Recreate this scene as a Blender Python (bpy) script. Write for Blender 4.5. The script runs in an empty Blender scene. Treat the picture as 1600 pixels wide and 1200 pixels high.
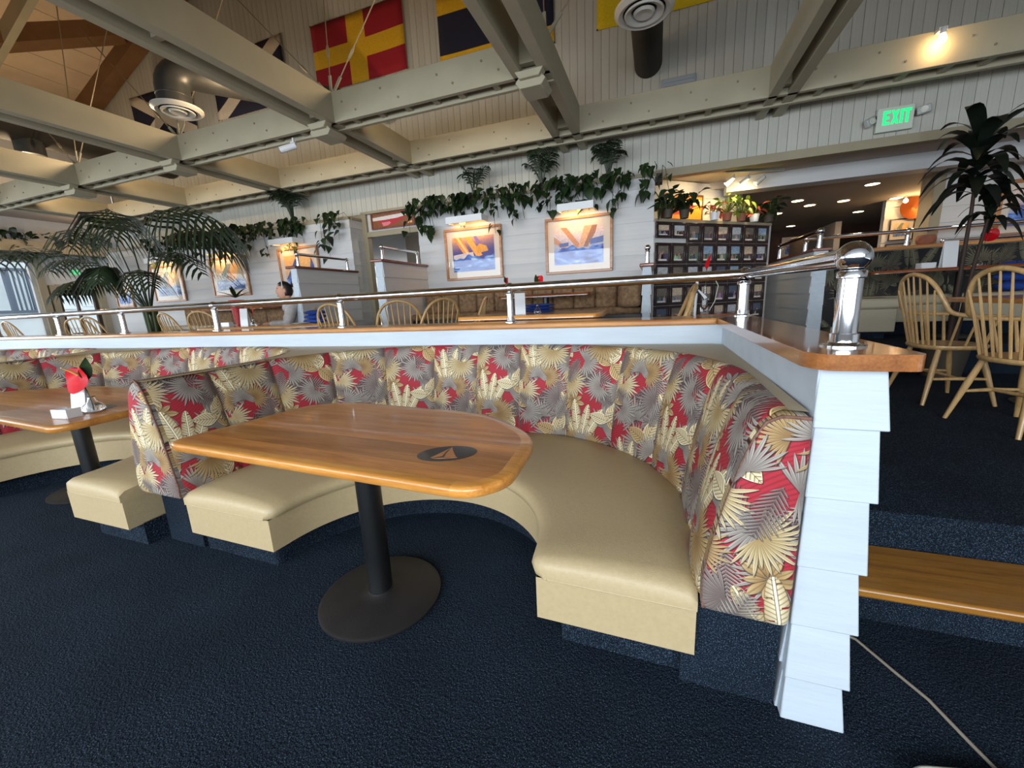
import bpy, bmesh, math, random
import numpy as np
from mathutils import Vector, Matrix, Euler
random.seed(7); rng = np.random.default_rng(11)
S = bpy.context.scene; COL = S.collection; PI = math.pi
# ---------------------------------------------------------------- camera, world, exposure
cam = bpy.data.objects.new('camera', bpy.data.cameras.new('camera')); COL.objects.link(cam)
cam.data.sensor_width = 36.0; cam.data.lens = 36.0 * 622.23 / 1600.0; cam.data.clip_start = 0.02; cam.data.clip_end = 200
cam.matrix_world = Matrix(((0.94191186, -0.02529706, 0.33490611, 0), (0.33268775, 0.20700571, -0.92003668, 0),
                           (-0.04605325, 0.97801262, 0.20339716, 1.3), (0, 0, 0, 1)))
S.camera = cam
vs = S.view_settings; vs.view_transform = 'Standard'; vs.look = 'None'; vs.gamma = 1.0; vs.use_curve_mapping = False
vs.exposure = 0.1
world = bpy.data.worlds.new('world'); S.world = world; world.use_nodes = True
bgn = world.node_tree.nodes['Background']; bgn.inputs[0].default_value = (0.86, 0.93, 1.0, 1); bgn.inputs[1].default_value = 2.1

def area_light(name, loc, target, sx, sy, power, col, spread=180):
    d = bpy.data.lights.new(name, 'AREA'); d.shape = 'RECTANGLE'; d.size = sx; d.size_y = sy; d.energy = power; d.color = col; d.spread = math.radians(spread)
    o = bpy.data.objects.new(name, d); COL.objects.link(o); o.location = loc
    o.rotation_euler = (Vector(target) - Vector(loc)).to_track_quat('-Z', 'Y').to_euler(); return o
# overcast daylight through the window band of the front wall (behind the camera) and the windows of the left wall
for i, cx in enumerate((-11.2, -6.9, -2.6, 1.7)):
    area_light('window_daylight', (cx, -3.95, 1.95), (cx, 0, 1.0), 3.9, 2.1, 138, (0.84, 0.93, 1.0), 140)
area_light('window_daylight', (-14.1, 1.2, 1.6), (-10, 1.2, 1.5), 5.0, 2.2, 120, (0.84, 0.93, 1.0))
def point_light(name, loc, power, col, r=0.03):
    d = bpy.data.lights.new(name, 'POINT'); d.energy = power; d.color = col; d.shadow_soft_size = r
    o = bpy.data.objects.new(name, d); COL.objects.link(o); o.location = loc; return o
def spot_light(name, loc, target, power, col, ang, r=0.05, blend=0.6):
    d = bpy.data.lights.new(name, 'SPOT'); d.energy = power; d.color = col; d.spot_size = ang; d.spot_blend = blend; d.shadow_soft_size = r
    o = bpy.data.objects.new(name, d); COL.objects.link(o); o.location = loc
    o.rotation_euler = (Vector(target) - Vector(loc)).to_track_quat('-Z', 'Y').to_euler(); return o
WARM = (1.0, 0.62, 0.27)
# ---------------------------------------------------------------- materials
def lin(c):
    return tuple(((v / 255) / 12.92 if v / 255 <= 0.04045 else ((v / 255 + 0.055) / 1.055) ** 2.4) for v in c)
MATS = {}
def mat(name, col, rough=0.6, metal=0.0, noise=None, bump=None, emis=None, coat=0.0, alpha=None, trans=0.0, rand=0.0, stretch=(1, 1, 1), spec=0.5):
    """noise=(scale, amount) tints the colour; bump=(scale, strength); rand varies the value per object"""
    m = bpy.data.materials.new(name); m.use_nodes = True; nt = m.node_tree; N = nt.nodes; L = nt.links
    b = N['Principled BSDF']; c = (*lin(col), 1)
    b.inputs['Base Color'].default_value = c; b.inputs['Roughness'].default_value = rough; b.inputs['Metallic'].default_value = metal
    b.inputs['Specular IOR Level'].default_value = spec
    b.inputs['Coat Weight'].default_value = coat; b.inputs['Coat Roughness'].default_value = 0.08
    if trans: b.inputs['Transmission Weight'].default_value = trans
    if emis: b.inputs['Emission Color'].default_value = (*lin(emis[0]), 1); b.inputs['Emission Strength'].default_value = emis[1]
    tc = N.new('ShaderNodeTexCoord'); mp = N.new('ShaderNodeMapping'); mp.inputs['Scale'].default_value = stretch
    L.new(tc.outputs['Object'], mp.inputs['Vector'])
    last = None
    if noise:
        t = N.new('ShaderNodeTexNoise'); t.inputs['Scale'].default_value = noise[0]; t.inputs['Detail'].default_value = 4
        L.new(mp.outputs[0], t.inputs['Vector'])
        r = N.new('ShaderNodeValToRGB'); lo, hi = 1 - noise[1], 1 + noise[1] * 0.6
        r.color_ramp.elements[0].position = 0.3; r.color_ramp.elements[1].position = 0.7
        r.color_ramp.elements[0].color = (c[0] * lo, c[1] * lo, c[2] * lo, 1); r.color_ramp.elements[1].color = (min(1, c[0] * hi), min(1, c[1] * hi), min(1, c[2] * hi), 1)
        L.new(t.outputs['Fac'], r.inputs['Fac']); last = r.outputs['Color']
    if rand:
        oi = N.new('ShaderNodeObjectInfo'); mr = N.new('ShaderNodeMapRange'); mr.inputs['To Min'].default_value = 1 - rand; mr.inputs['To Max'].default_value = 1 + rand * 0.5
        L.new(oi.outputs['Random'], mr.inputs['Value'])
        hv = N.new('ShaderNodeHueSaturation'); L.new(mr.outputs[0], hv.inputs['Value'])
        if last is not None: L.new(last, hv.inputs['Color'])
        else: hv.inputs['Color'].default_value = c
        last = hv.outputs['Color']
    if last is not None: L.new(last, b.inputs['Base Color'])
    if bump:
        t2 = N.new('ShaderNodeTexNoise'); t2.inputs['Scale'].default_value = bump[0]; t2.inputs['Detail'].default_value = 3
        L.new(mp.outputs[0], t2.inputs['Vector'])
        bp = N.new('ShaderNodeBump'); bp.inputs['Strength'].default_value = bump[1]; bp.inputs['Distance'].default_value = 0.004
        L.new(t2.outputs['Fac'], bp.inputs['Height']); L.new(bp.outputs[0], b.inputs['Normal'])
    MATS[name] = m; return m

def wood(name, dark, light, axis=0, rough=0.28, coat=0.6, rand=0.25, freq=9.0):
    m = bpy.data.materials.new(name); m.use_nodes = True; nt = m.node_tree; N = nt.nodes; L = nt.links
    b = N['Principled BSDF']; b.inputs['Roughness'].default_value = rough; b.inputs['Coat Weight'].default_value = coat; b.inputs['Coat Roughness'].default_value = 0.06
    tc = N.new('ShaderNodeTexCoord'); mp = N.new('ShaderNodeMapping'); sc = [freq, freq, freq]; sc[axis] = freq * 0.07
    mp.inputs['Scale'].default_value = sc; L.new(tc.outputs['Object'], mp.inputs['Vector'])
    oi = N.new('ShaderNodeObjectInfo'); ml = N.new('ShaderNodeMath'); ml.operation = 'MULTIPLY'; ml.inputs[1].default_value = 37.0
    L.new(oi.outputs['Random'], ml.inputs[0])
    cb = N.new('ShaderNodeCombineXYZ')
    for k in range(3): L.new(ml.outputs[0], cb.inputs[k])
    va = N.new('ShaderNodeVectorMath'); L.new(mp.outputs[0], va.inputs[0]); L.new(cb.outputs[0], va.inputs[1])
    t = N.new('ShaderNodeTexNoise'); t.inputs['Scale'].default_value = 2.2; t.inputs['Detail'].default_value = 5; t.inputs['Distortion'].default_value = 0.4
    L.new(va.outputs[0], t.inputs['Vector'])
    t3 = N.new('ShaderNodeTexNoise'); t3.inputs['Scale'].default_value = 16; t3.inputs['Detail'].default_value = 3; L.new(va.outputs[0], t3.inputs['Vector'])
    mx = N.new('ShaderNodeMix'); mx.inputs[0].default_value = 0.35; L.new(t.outputs['Fac'], mx.inputs[2]); L.new(t3.outputs['Fac'], mx.inputs[3])
    r = N.new('ShaderNodeValToRGB'); r.color_ramp.elements[0].position = 0.32; r.color_ramp.elements[1].position = 0.68
    r.color_ramp.elements[0].color = (*lin(dark), 1); r.color_ramp.elements[1].color = (*lin(light), 1); L.new(mx.outputs[0], r.inputs['Fac'])
    mr = N.new('ShaderNodeMapRange'); mr.inputs['To Min'].default_value = 1 - rand; mr.inputs['To Max'].default_value = 1 + rand * 0.6; L.new(oi.outputs['Random'], mr.inputs['Value'])
    hv = N.new('ShaderNodeHueSaturation'); L.new(mr.outputs[0], hv.inputs['Value']); L.new(r.outputs['Color'], hv.inputs['Color'])
    L.new(hv.outputs['Color'], b.inputs['Base Color']); MATS[name] = m; return m

def image_mat(name, arr, rough=0.6, coat=0.0, bump=0.0, interp='Linear', sheen=0.0):
    h, w = arr.shape[:2]; im = bpy.data.images.new(name, w, h, alpha=False)
    buf = np.ones((h, w, 4), np.float32); buf[..., :3] = arr; im.pixels.foreach_set(buf[::-1].ravel()); im.update(); im.pack()
    m = bpy.data.materials.new(name); m.use_nodes = True; nt = m.node_tree; b = nt.nodes['Principled BSDF']
    t = nt.nodes.new('ShaderNodeTexImage'); t.image = im; t.interpolation = interp; nt.links.new(t.outputs['Color'], b.inputs['Base Color'])
    b.inputs['Roughness'].default_value = rough; b.inputs['Coat Weight'].default_value = coat
    if bump:
        n = nt.nodes.new('ShaderNodeTexNoise'); n.inputs['Scale'].default_value = 900; tc = nt.nodes.new('ShaderNodeTexCoord'); nt.links.new(tc.outputs['Object'], n.inputs['Vector'])
        bp = nt.nodes.new('ShaderNodeBump'); bp.inputs['Strength'].default_value = bump; bp.inputs['Distance'].default_value = 0.002
        nt.links.new(n.outputs['Fac'], bp.inputs['Height']); nt.links.new(bp.outputs[0], b.inputs['Normal'])
    MATS[name] = m; return m

white = mat('white_paint', (188, 199, 209), 0.5, noise=(7, 0.07), bump=(28, 0.5), stretch=(0.25, 1, 1.6))
whitebg = mat('white_clapboard_paint', (200, 200, 200), 0.6, noise=(4, 0.06), bump=(24, 0.4), stretch=(0.3, 1, 2), rand=0.05)
boardm = mat('board_paint', (184, 182, 172), 0.65, noise=(3, 0.08), bump=(20, 0.3), stretch=(2, 1, 0.2), rand=0.06)
cream = mat('cream_beam_paint', (168, 160, 136), 0.6, noise=(3, 0.07), bump=(15, 0.25))
creamdk = mat('tan_trim_paint', (150, 140, 116), 0.6, noise=(4, 0.06))
brown = mat('brown_rafter_stain', (120, 86, 52), 0.7, noise=(5, 0.15))
roofm = mat('roof_board_paint', (214, 190, 160), 0.7, noise=(3, 0.1), rand=0.08)
greyroom = mat('grey_ceiling_paint', (176, 166, 156), 0.8)
vinyl = mat('tan_vinyl', (184, 164, 126), 0.42, noise=(60, 0.05), bump=(240, 0.25), spec=0.45)
vinylgrey = mat('grey_tan_vinyl', (176, 166, 142), 0.42, noise=(60, 0.05), bump=(240, 0.25))
black = mat('black_metal', (17, 18, 20), 0.38, noise=(40, 0.2), bump=(300, 0.15))
black2 = mat('black_iron', (33, 31, 31), 0.5, noise=(9, 0.25), bump=(200, 0.3))
chrome = mat('chrome', (232, 234, 238), 0.07, 1.0)
oak_x = wood('oak_along_x', (168, 108, 50), (214, 158, 88), 0); oak_y = wood('oak_along_y', (120, 70, 34), (176, 112, 58), 1, rough=0.2, coat=0.8, rand=0.1)
ledge_x = wood('ledge_oak_x', (150, 92, 42), (206, 146, 80), 0, rand=0.1)
table_w = wood('table_wood', (156, 90, 34), (212, 142, 70), 0, rough=0.32, coat=0.2, rand=0.26, freq=12)
table_e = wood('table_edge_wood', (176, 108, 40), (226, 160, 78), 0, rough=0.28, coat=0.4, rand=0.35, freq=10)
table_d = wood('dark_table_wood', (96, 48, 24), (150, 84, 44), 0, rough=0.2, coat=0.8, rand=0.2)
redwood = wood('red_cap_wood', (96, 46, 28), (140, 76, 48), 1, rough=0.3, coat=0.5, rand=0.1)
chairw = wood('pale_ash_wood', (176, 136, 84), (214, 176, 120), 2, rough=0.35, coat=0.4, rand=0.08, freq=14)
stepw = wood('step_oak', (132, 84, 26), (188, 130, 52), 0, rough=0.35, coat=0.4, rand=0.1, freq=14)
framew = wood('frame_wood', (140, 92, 54), (186, 134, 86), 0, rough=0.4, coat=0.3, rand=0.1)
framedk = mat('dark_frame', (42, 24, 24), 0.3, coat=0.4)
matboard = mat('mat_board', (206, 196, 184), 0.8)
ductm = mat('duct_metal', (92, 92, 90), 0.45, 0.6, noise=(6, 0.2))
ductdk = mat('dark_duct', (52, 48, 42), 0.8, noise=(5, 0.15))
diffm = mat('diffuser_enamel', (206, 204, 196), 0.45)
plastic = mat('white_plastic', (228, 230, 232), 0.35)
paper = mat('white_paper', (232, 234, 236), 0.7)
red = mat('red_petal', (190, 8, 26), 0.45, noise=(30, 0.2), spec=0.2)
redpot = mat('red_foil', (170, 30, 28), 0.35, noise=(40, 0.25))
yellow = mat('cream_spadix', (232, 190, 110), 0.6)
leafm = mat('pothos_leaf', (38, 56, 30), 0.4, noise=(14, 0.3), rand=0.35, spec=0.4)
palmm = mat('palm_leaf', (40, 54, 34), 0.45, noise=(10, 0.25), rand=0.3, spec=0.4)
dracm = mat('dracaena_leaf', (20, 28, 20), 0.42, noise=(12, 0.25), rand=0.3, spec=0.4)
brightleaf = mat('bright_leaf', (120, 150, 52), 0.45, noise=(14, 0.25), rand=0.3)
pinkleaf = mat('pink_leaf', (196, 84, 74), 0.5, noise=(14, 0.25), rand=0.25)
stemm = mat('green_stem', (62, 74, 36), 0.6); barkm = mat('brown_cane', (52, 36, 28), 0.7)
soil = mat('potting_soil', (40, 30, 24), 0.9); terra = mat('terracotta', (150, 92, 70), 0.8, noise=(8, 0.12)); darkpot = mat('dark_pot', (70, 62, 52), 0.7)
bluecloth = mat('blue_cloth', (28, 66, 150), 0.85, noise=(10, 0.25), bump=(30, 0.8))
tapestry = mat('brown_tapestry', (126, 98, 70), 0.9, noise=(22, 0.45), bump=(60, 0.5))
copper = mat('copper_dish', (190, 104, 52), 0.3, 0.8)
bulbm = mat('glowing_bulb', (255, 236, 200), 0.4, emis=((255, 214, 150), 30.0)); canm = mat('can_light_lens', (255, 240, 215), 0.4, emis=((255, 226, 176), 5.0))
lampglow = mat('picture_lamp_diffuser', (255, 214, 130), 0.4, emis=((255, 186, 84), 2.2))
green_em = mat('green_letters', (20, 220, 120), 0.5, emis=((16, 224, 116), 1.1))
signface = mat('exit_sign_face', (196, 204, 190), 0.5); greybox = mat('grey_fixture', (170, 172, 168), 0.4)
vent = mat('grey_vent', (150, 156, 162), 0.5); cordm = mat('beige_cord', (150, 140, 124), 0.5); pale = mat('pale_piping', (186, 184, 172), 0.45)
pipe = mat('welt_cord', (120, 84, 70), 0.8, noise=(90, 0.55)); seamdk = mat('dark_seam', (70, 52, 46), 0.9)
skin = mat('skin_tone', (196, 146, 120), 0.55); hair = mat('dark_hair', (34, 24, 24), 0.5, noise=(60, 0.3)); hoodie = mat('grey_hoodie', (186, 180, 178), 0.9, noise=(30, 0.15)); hoodin = mat('hood_lining', (120, 98, 92), 0.9)
lipm = mat('lip_tone', (160, 80, 76), 0.5); eyem = mat('eye_dark', (30, 22, 20), 0.3); denim = mat('dark_jeans', (44, 52, 72), 0.9)
exterior = mat('outside_white_shingle', (226, 234, 236), 0.8, noise=(3, 0.05)); extdark = mat('outside_grey_trim', (92, 104, 120), 0.7); tarmac = mat('outside_ground', (150, 152, 150), 0.9)
logom = mat('black_inlay', (20, 20, 24), 0.3, coat=0.5); sailw = mat('inlay_wood', (190, 122, 62), 0.3, coat=0.5); boltm = mat('bolt_head', (130, 120, 100), 0.6)
cablem = mat('steel_cable', (150, 138, 112), 0.5, 0.4); bronze = mat('dark_bronze_door', (64, 50, 42), 0.5); glassblue = None
greydark = mat('even_grey_paint', (128, 122, 116), 0.8); brownwall = mat('brown_panel', (74, 50, 38), 0.7, noise=(6, 0.2)); bottlem = mat('yellow_bottle', (214, 190, 40), 0.3, coat=0.5)  # first one: plain even grey for partitions and counter body
for nm, rgh in (('glass', 0.0),):
    glass = mat(nm, (255, 255, 255), 0.0, trans=1.0)
    glass.node_tree.nodes['Principled BSDF'].inputs['IOR'].default_value = 1.45
def thin_glass():
    m = bpy.data.materials.new('window_glass'); m.use_nodes = True; nt = m.node_tree; N = nt.nodes; L = nt.links
    N.remove(N['Principled BSDF']); out = N['Material Output']
    tr = N.new('ShaderNodeBsdfTransparent'); gl = N.new('ShaderNodeBsdfGlossy'); gl.inputs['Roughness'].default_value = 0.0
    fr = N.new('ShaderNodeFresnel'); fr.inputs['IOR'].default_value = 1.52; ge = N.new('ShaderNodeNewGeometry'); sb = N.new('ShaderNodeMath'); sb.operation = 'SUBTRACT'; sb.inputs[0].default_value = 1.0; L.new(ge.outputs['Backfacing'], sb.inputs[1]); mu = N.new('ShaderNodeMath'); mu.operation = 'MULTIPLY'; L.new(fr.outputs[0], mu.inputs[0]); L.new(sb.outputs[0], mu.inputs[1]); mx = N.new('ShaderNodeMixShader')
    L.new(mu.outputs[0], mx.inputs[0]); L.new(tr.outputs[0], mx.inputs[1]); L.new(gl.outputs[0], mx.inputs[2]); L.new(mx.outputs[0], out.inputs[0]); return m
paneglass = thin_glass()
def carpet_mat():
    m = bpy.data.materials.new('navy_carpet'); m.use_nodes = True; nt = m.node_tree; N = nt.nodes; L = nt.links
    b = N['Principled BSDF']; b.inputs['Roughness'].default_value = 0.95; b.inputs['Specular IOR Level'].default_value = 0.15
    tc = N.new('ShaderNodeTexCoord')
    v = N.new('ShaderNodeTexVoronoi'); v.inputs['Scale'].default_value = 110; L.new(tc.outputs['Object'], v.inputs['Vector'])
    n = N.new('ShaderNodeTexNoise'); n.inputs['Scale'].default_value = 260; n.inputs['Detail'].default_value = 2; L.new(tc.outputs['Object'], n.inputs['Vector'])
    n2 = N.new('ShaderNodeTexNoise'); n2.inputs['Scale'].default_value = 2.2; n2.inputs['Detail'].default_value = 5; L.new(tc.outputs['Object'], n2.inputs['Vector'])
    r = N.new('ShaderNodeValToRGB'); e = r.color_ramp.elements
    e[0].position = 0.32; e[0].color = (*lin((8, 14, 22)), 1); e[1].position = 0.78; e[1].color = (*lin((92, 112, 130)), 1)
    k = r.color_ramp.elements.new(0.55); k.color = (*lin((22, 34, 48)), 1)
    L.new(n.outputs['Fac'], r.inputs['Fac'])
    mr = N.new('ShaderNodeMapRange'); mr.inputs['From Min'].default_value = 0.3; mr.inputs['From Max'].default_value = 0.7; mr.inputs['To Min'].default_value = 0.7; mr.inputs['To Max'].default_value = 1.15
    L.new(n2.outputs['Fac'], mr.inputs['Value'])
    hv = N.new('ShaderNodeHueSaturation'); L.new(mr.outputs[0], hv.inputs['Value']); L.new(r.outputs['Color'], hv.inputs['Color']); L.new(hv.outputs['Color'], b.inputs['Base Color'])
    ad = N.new('ShaderNodeMath'); ad.operation = 'ADD'; L.new(v.outputs['Distance'], ad.inputs[0]); L.new(n.outputs['Fac'], ad.inputs[1])
    bp = N.new('ShaderNodeBump'); bp.inputs['Strength'].default_value = 0.8; bp.inputs['Distance'].default_value = 0.006; L.new(ad.outputs[0], bp.inputs['Height']); L.new(bp.outputs[0], b.inputs['Normal'])
    return m
carpet = carpet_mat()
# ---------------------------------------------------------------- generated prints (upholstery, pictures, flags)
def L3(c): return np.array(c, np.float32) / 255.0
def upholstery(N, stamps, bg, bg2, pal, seed=3):
    """paints a repeating tile of tropical leaves stamp by stamp"""
    rg = np.random.default_rng(seed); yy, xx = np.mgrid[0:N, 0:N].astype(np.float32); q_ = 700 / N
    h = 0.5 + 0.5 * np.sin((xx * 0.9 + yy * 1.7) * 0.16 * q_ * 1.5 + 2.2 * np.sin(xx * 2 * PI * 3 / N) + 2 * np.sin(yy * 2 * PI * 4 / N))
    T = L3(bg)[None, None] * (1 - 0.6 * h[..., None] ** 3) + L3(bg2)[None, None] * 0.6 * h[..., None] ** 3
    for (kind, cx, cy, ang, size, pi_) in stamps:
        R = int(size * N * 1.1) + 2; ix = (np.arange(-R, R) + int(cx * N)); iy = (np.arange(-R, R) + int(cy * N))
        X, Y = np.meshgrid(np.arange(-R, R) / (size * N), np.arange(-R, R) / (size * N)); a = math.radians(ang)
        u = X * math.cos(a) + Y * math.sin(a); v = -X * math.sin(a) + Y * math.cos(a); av = np.abs(v)
        base, tip, line = [L3(c) for c in pal[pi_]]
        if kind in ('fan', 'star'):
            r = np.hypot(u, v) + 1e-6; th = np.arctan2(v, u); n, sp = (21, 2.0) if kind == 'fan' else (9, 3.14159)
            k = (th + sp) / (2 * sp) * n; fk = np.floor(k); g = np.abs(k - fk - 0.5) * 2
            tipr = 0.86 + 0.12 * np.sin(fk * 2.4 + cx * 9) - (0.16 * (np.abs(th) / sp) ** 3 if kind == 'fan' else 0)
            hw = np.clip(1.05 - np.clip((r / tipr - (0.42 if kind == 'fan' else .12)) / (0.58 if kind == 'fan' else .88), 0, 1) ** 1.4, 0, 1) if kind == 'fan' else np.clip(np.sin(PI * np.clip(r / tipr, 0, 1) ** .8) * 1.05, 0, 1)
            M = ((g < hw) & (r < tipr) & (np.abs(th) < sp)).astype(np.float32); e = np.clip(g / np.maximum(hw, .05), 0, 1); sh = np.clip(r / tipr, 0, 1)
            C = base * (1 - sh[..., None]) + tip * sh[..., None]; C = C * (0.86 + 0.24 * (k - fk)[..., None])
            ln = np.where(r < tipr * .97, np.clip((e - .80) / .2, 0, 1) * np.clip(1.25 - r * .5, 0, 1) * .95, 0) + (g < .13) * .4 * (r > .15)
        elif kind == 'banana':
            x = np.clip(u, 0, 1); w = 0.145 * (np.clip(4 * x * (1 - x), 0, 1)) ** 0.42 * (1.1 - 0.3 * x)
            notch = (np.sin(x * 21 + np.sign(v) * 1.3) > 0.965) & (av > w * 0.3); M = ((u > 0) & (u < 1) & (av < w) & ~notch).astype(np.float32)
            sh = np.clip(av / np.maximum(w, 1e-4), 0, 1); C = tip * (1 - .75 * sh[..., None]) + base * .75 * sh[..., None]
            ln = 0.5 * (np.sin((x * 46 - av * 30) * 2.2) > 0.62) * (sh > .15) + (sh > 0.94) * 0.7 + ((av > .012) & (av < .022)) * .7; C = np.where((av < 0.012)[..., None], tip * 1.1, C)
        elif kind == 'broad':
            x = np.clip(u, 0, 1); w = 0.29 * np.sin(np.pi * x ** 0.78) ** 0.85; M = ((u > 0) & (u < 1) & (av < w)).astype(np.float32)
            sh = np.clip(av / np.maximum(w, 1e-4), 0, 1); q = x * 8 - av * 8; f = q - np.floor(q)
            C = base * (1 - f[..., None] ** .7) + tip * f[..., None] ** .7; ln = np.clip(1 - f * 3.2, 0, 1) * 0.9 * (sh < 0.86) + (av < 0.010) * 0.7 + (sh > .965) * .7; C = np.where(((sh > 0.88) & (sh < .965))[..., None], tip * 1.12, C)
        elif kind == 'fern':
            x = np.clip(u, 0, 1); uu = u - av * 0.8; q = uu * 13; fk = np.floor(q); f = q - fk; w = 0.36 * np.clip(np.sin(np.pi * np.clip(uu, 0, 1) ** 0.7), 0, 1) ** 0.6 * (0.88 + 0.12 * np.sin(fk * 3))
            s_ = np.clip(av / np.maximum(w, 1e-3), 0, 1); th_ = 0.34 * (1 - s_ ** 2.2) + .02; g = np.abs(f - .4)
            M = (((uu > 0.02) & (uu < 0.98) & (s_ < 1) & (g < th_)) | ((av < 0.012) & (u > 0) & (u < 1))).astype(np.float32)
            C = base * (1 - s_[..., None]) + tip * s_[..., None]; C = C * (.9 + .3 * (f < .4))[..., None]; ln = (g < .04) * .6 + (g > th_ * .82) * .6
        ln = np.clip(ln, 0, 1)[..., None] * 0.8; C = C * (1 - ln) + line * ln
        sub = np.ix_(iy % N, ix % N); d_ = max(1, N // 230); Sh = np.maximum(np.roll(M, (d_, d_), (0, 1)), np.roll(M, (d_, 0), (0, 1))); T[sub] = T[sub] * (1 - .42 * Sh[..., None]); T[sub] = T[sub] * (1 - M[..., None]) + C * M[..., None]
    return np.clip(T, 0, 1)
PAL = {'taupe': ((106, 90, 86), (156, 146, 138), (60, 46, 46)), 'grey': ((124, 113, 106), (186, 180, 168), (70, 60, 62)), 'cream': ((160, 132, 84), (224, 210, 172), (92, 66, 38)),
       'gold': ((134, 100, 58), (206, 180, 130), (78, 54, 30)), 'mauve': ((92, 66, 70), (134, 112, 108), (54, 36, 40)), 'ivory': ((176, 150, 102), (232, 222, 190), (84, 62, 38))}
stamps = []
sg = random.Random(21)
for i in range(14): stamps.append(('fern', (i * .618 + sg.random() * .1) % 1, (i * .39 + sg.random() * .1) % 1, sg.uniform(0, 360), sg.uniform(0.24, 0.32), sg.choice(['taupe', 'mauve', 'mauve', 'grey'])))
for i in range(11): stamps.append(('fan', (i * 0.381 + sg.random() * 0.08) % 1, (i * 0.277 + sg.random() * .08) % 1, sg.uniform(0, 360), sg.uniform(0.17, 0.23), sg.choice(['taupe', 'grey', 'grey', 'grey'])))
for i in range(4): stamps.append(('star', (.1 + i * .29) % 1, (.3 + i * .43) % 1, sg.uniform(0, 360), sg.uniform(0.11, 0.14), sg.choice(['gold', 'taupe'])))
for bx_, by_ in ((0.20, 0.66), (0.72, 0.18)):
    for d in (-32, -11, 9, 29): stamps.append(('banana', bx_ + d * .0012, by_, -90 + d, sg.uniform(0.34, 0.40), sg.choice(['ivory', 'cream', 'ivory'])))
    for d in (-50, 15, 75): stamps.append(('fan', bx_ + d * 0.0014, by_ + 0.03, -90 + d, 0.15, 'gold' if d != 15 else 'grey'))
for cx_, cy_ in ((0.47, 0.44), (0.93, 0.76), (0.44, 0.92)):
    for d in (-110, -20, 95): stamps.append(('broad', cx_, cy_, d + sg.uniform(-20, 20) - 60, sg.uniform(0.17, 0.23), sg.choice(['cream', 'ivory', 'gold'])))
for i in range(4): stamps.append(('fan', (0.05 + i * 0.27) % 1, (0.12 + i * 0.61) % 1, sg.uniform(20, 160), sg.uniform(0.17, 0.22), ['cream', 'gold', 'ivory', 'cream'][i]))
for i in range(5): stamps.append(('fern', (.3 + i * .41) % 1, (.15 + i * .37) % 1, sg.uniform(0, 360), sg.uniform(0.20, 0.26), sg.choice(['grey', 'grey', 'taupe'])))
for i in range(3): stamps.append(('fan', (.62 + i * .37) % 1, (.55 + i * .29) % 1, sg.uniform(0, 360), .18, 'grey'))
FAB = 0.70                                                   # metres covered by one repeat of the print
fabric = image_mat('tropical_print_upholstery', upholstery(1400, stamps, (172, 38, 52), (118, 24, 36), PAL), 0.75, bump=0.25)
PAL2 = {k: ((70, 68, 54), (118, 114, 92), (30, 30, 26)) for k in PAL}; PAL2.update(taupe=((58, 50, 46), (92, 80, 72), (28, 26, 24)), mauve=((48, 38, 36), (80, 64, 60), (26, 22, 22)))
darkfabric = image_mat('dark_leaf_upholstery', upholstery(500, stamps[::2], (22, 22, 24), (30, 28, 30), PAL2), 0.8)
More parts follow.
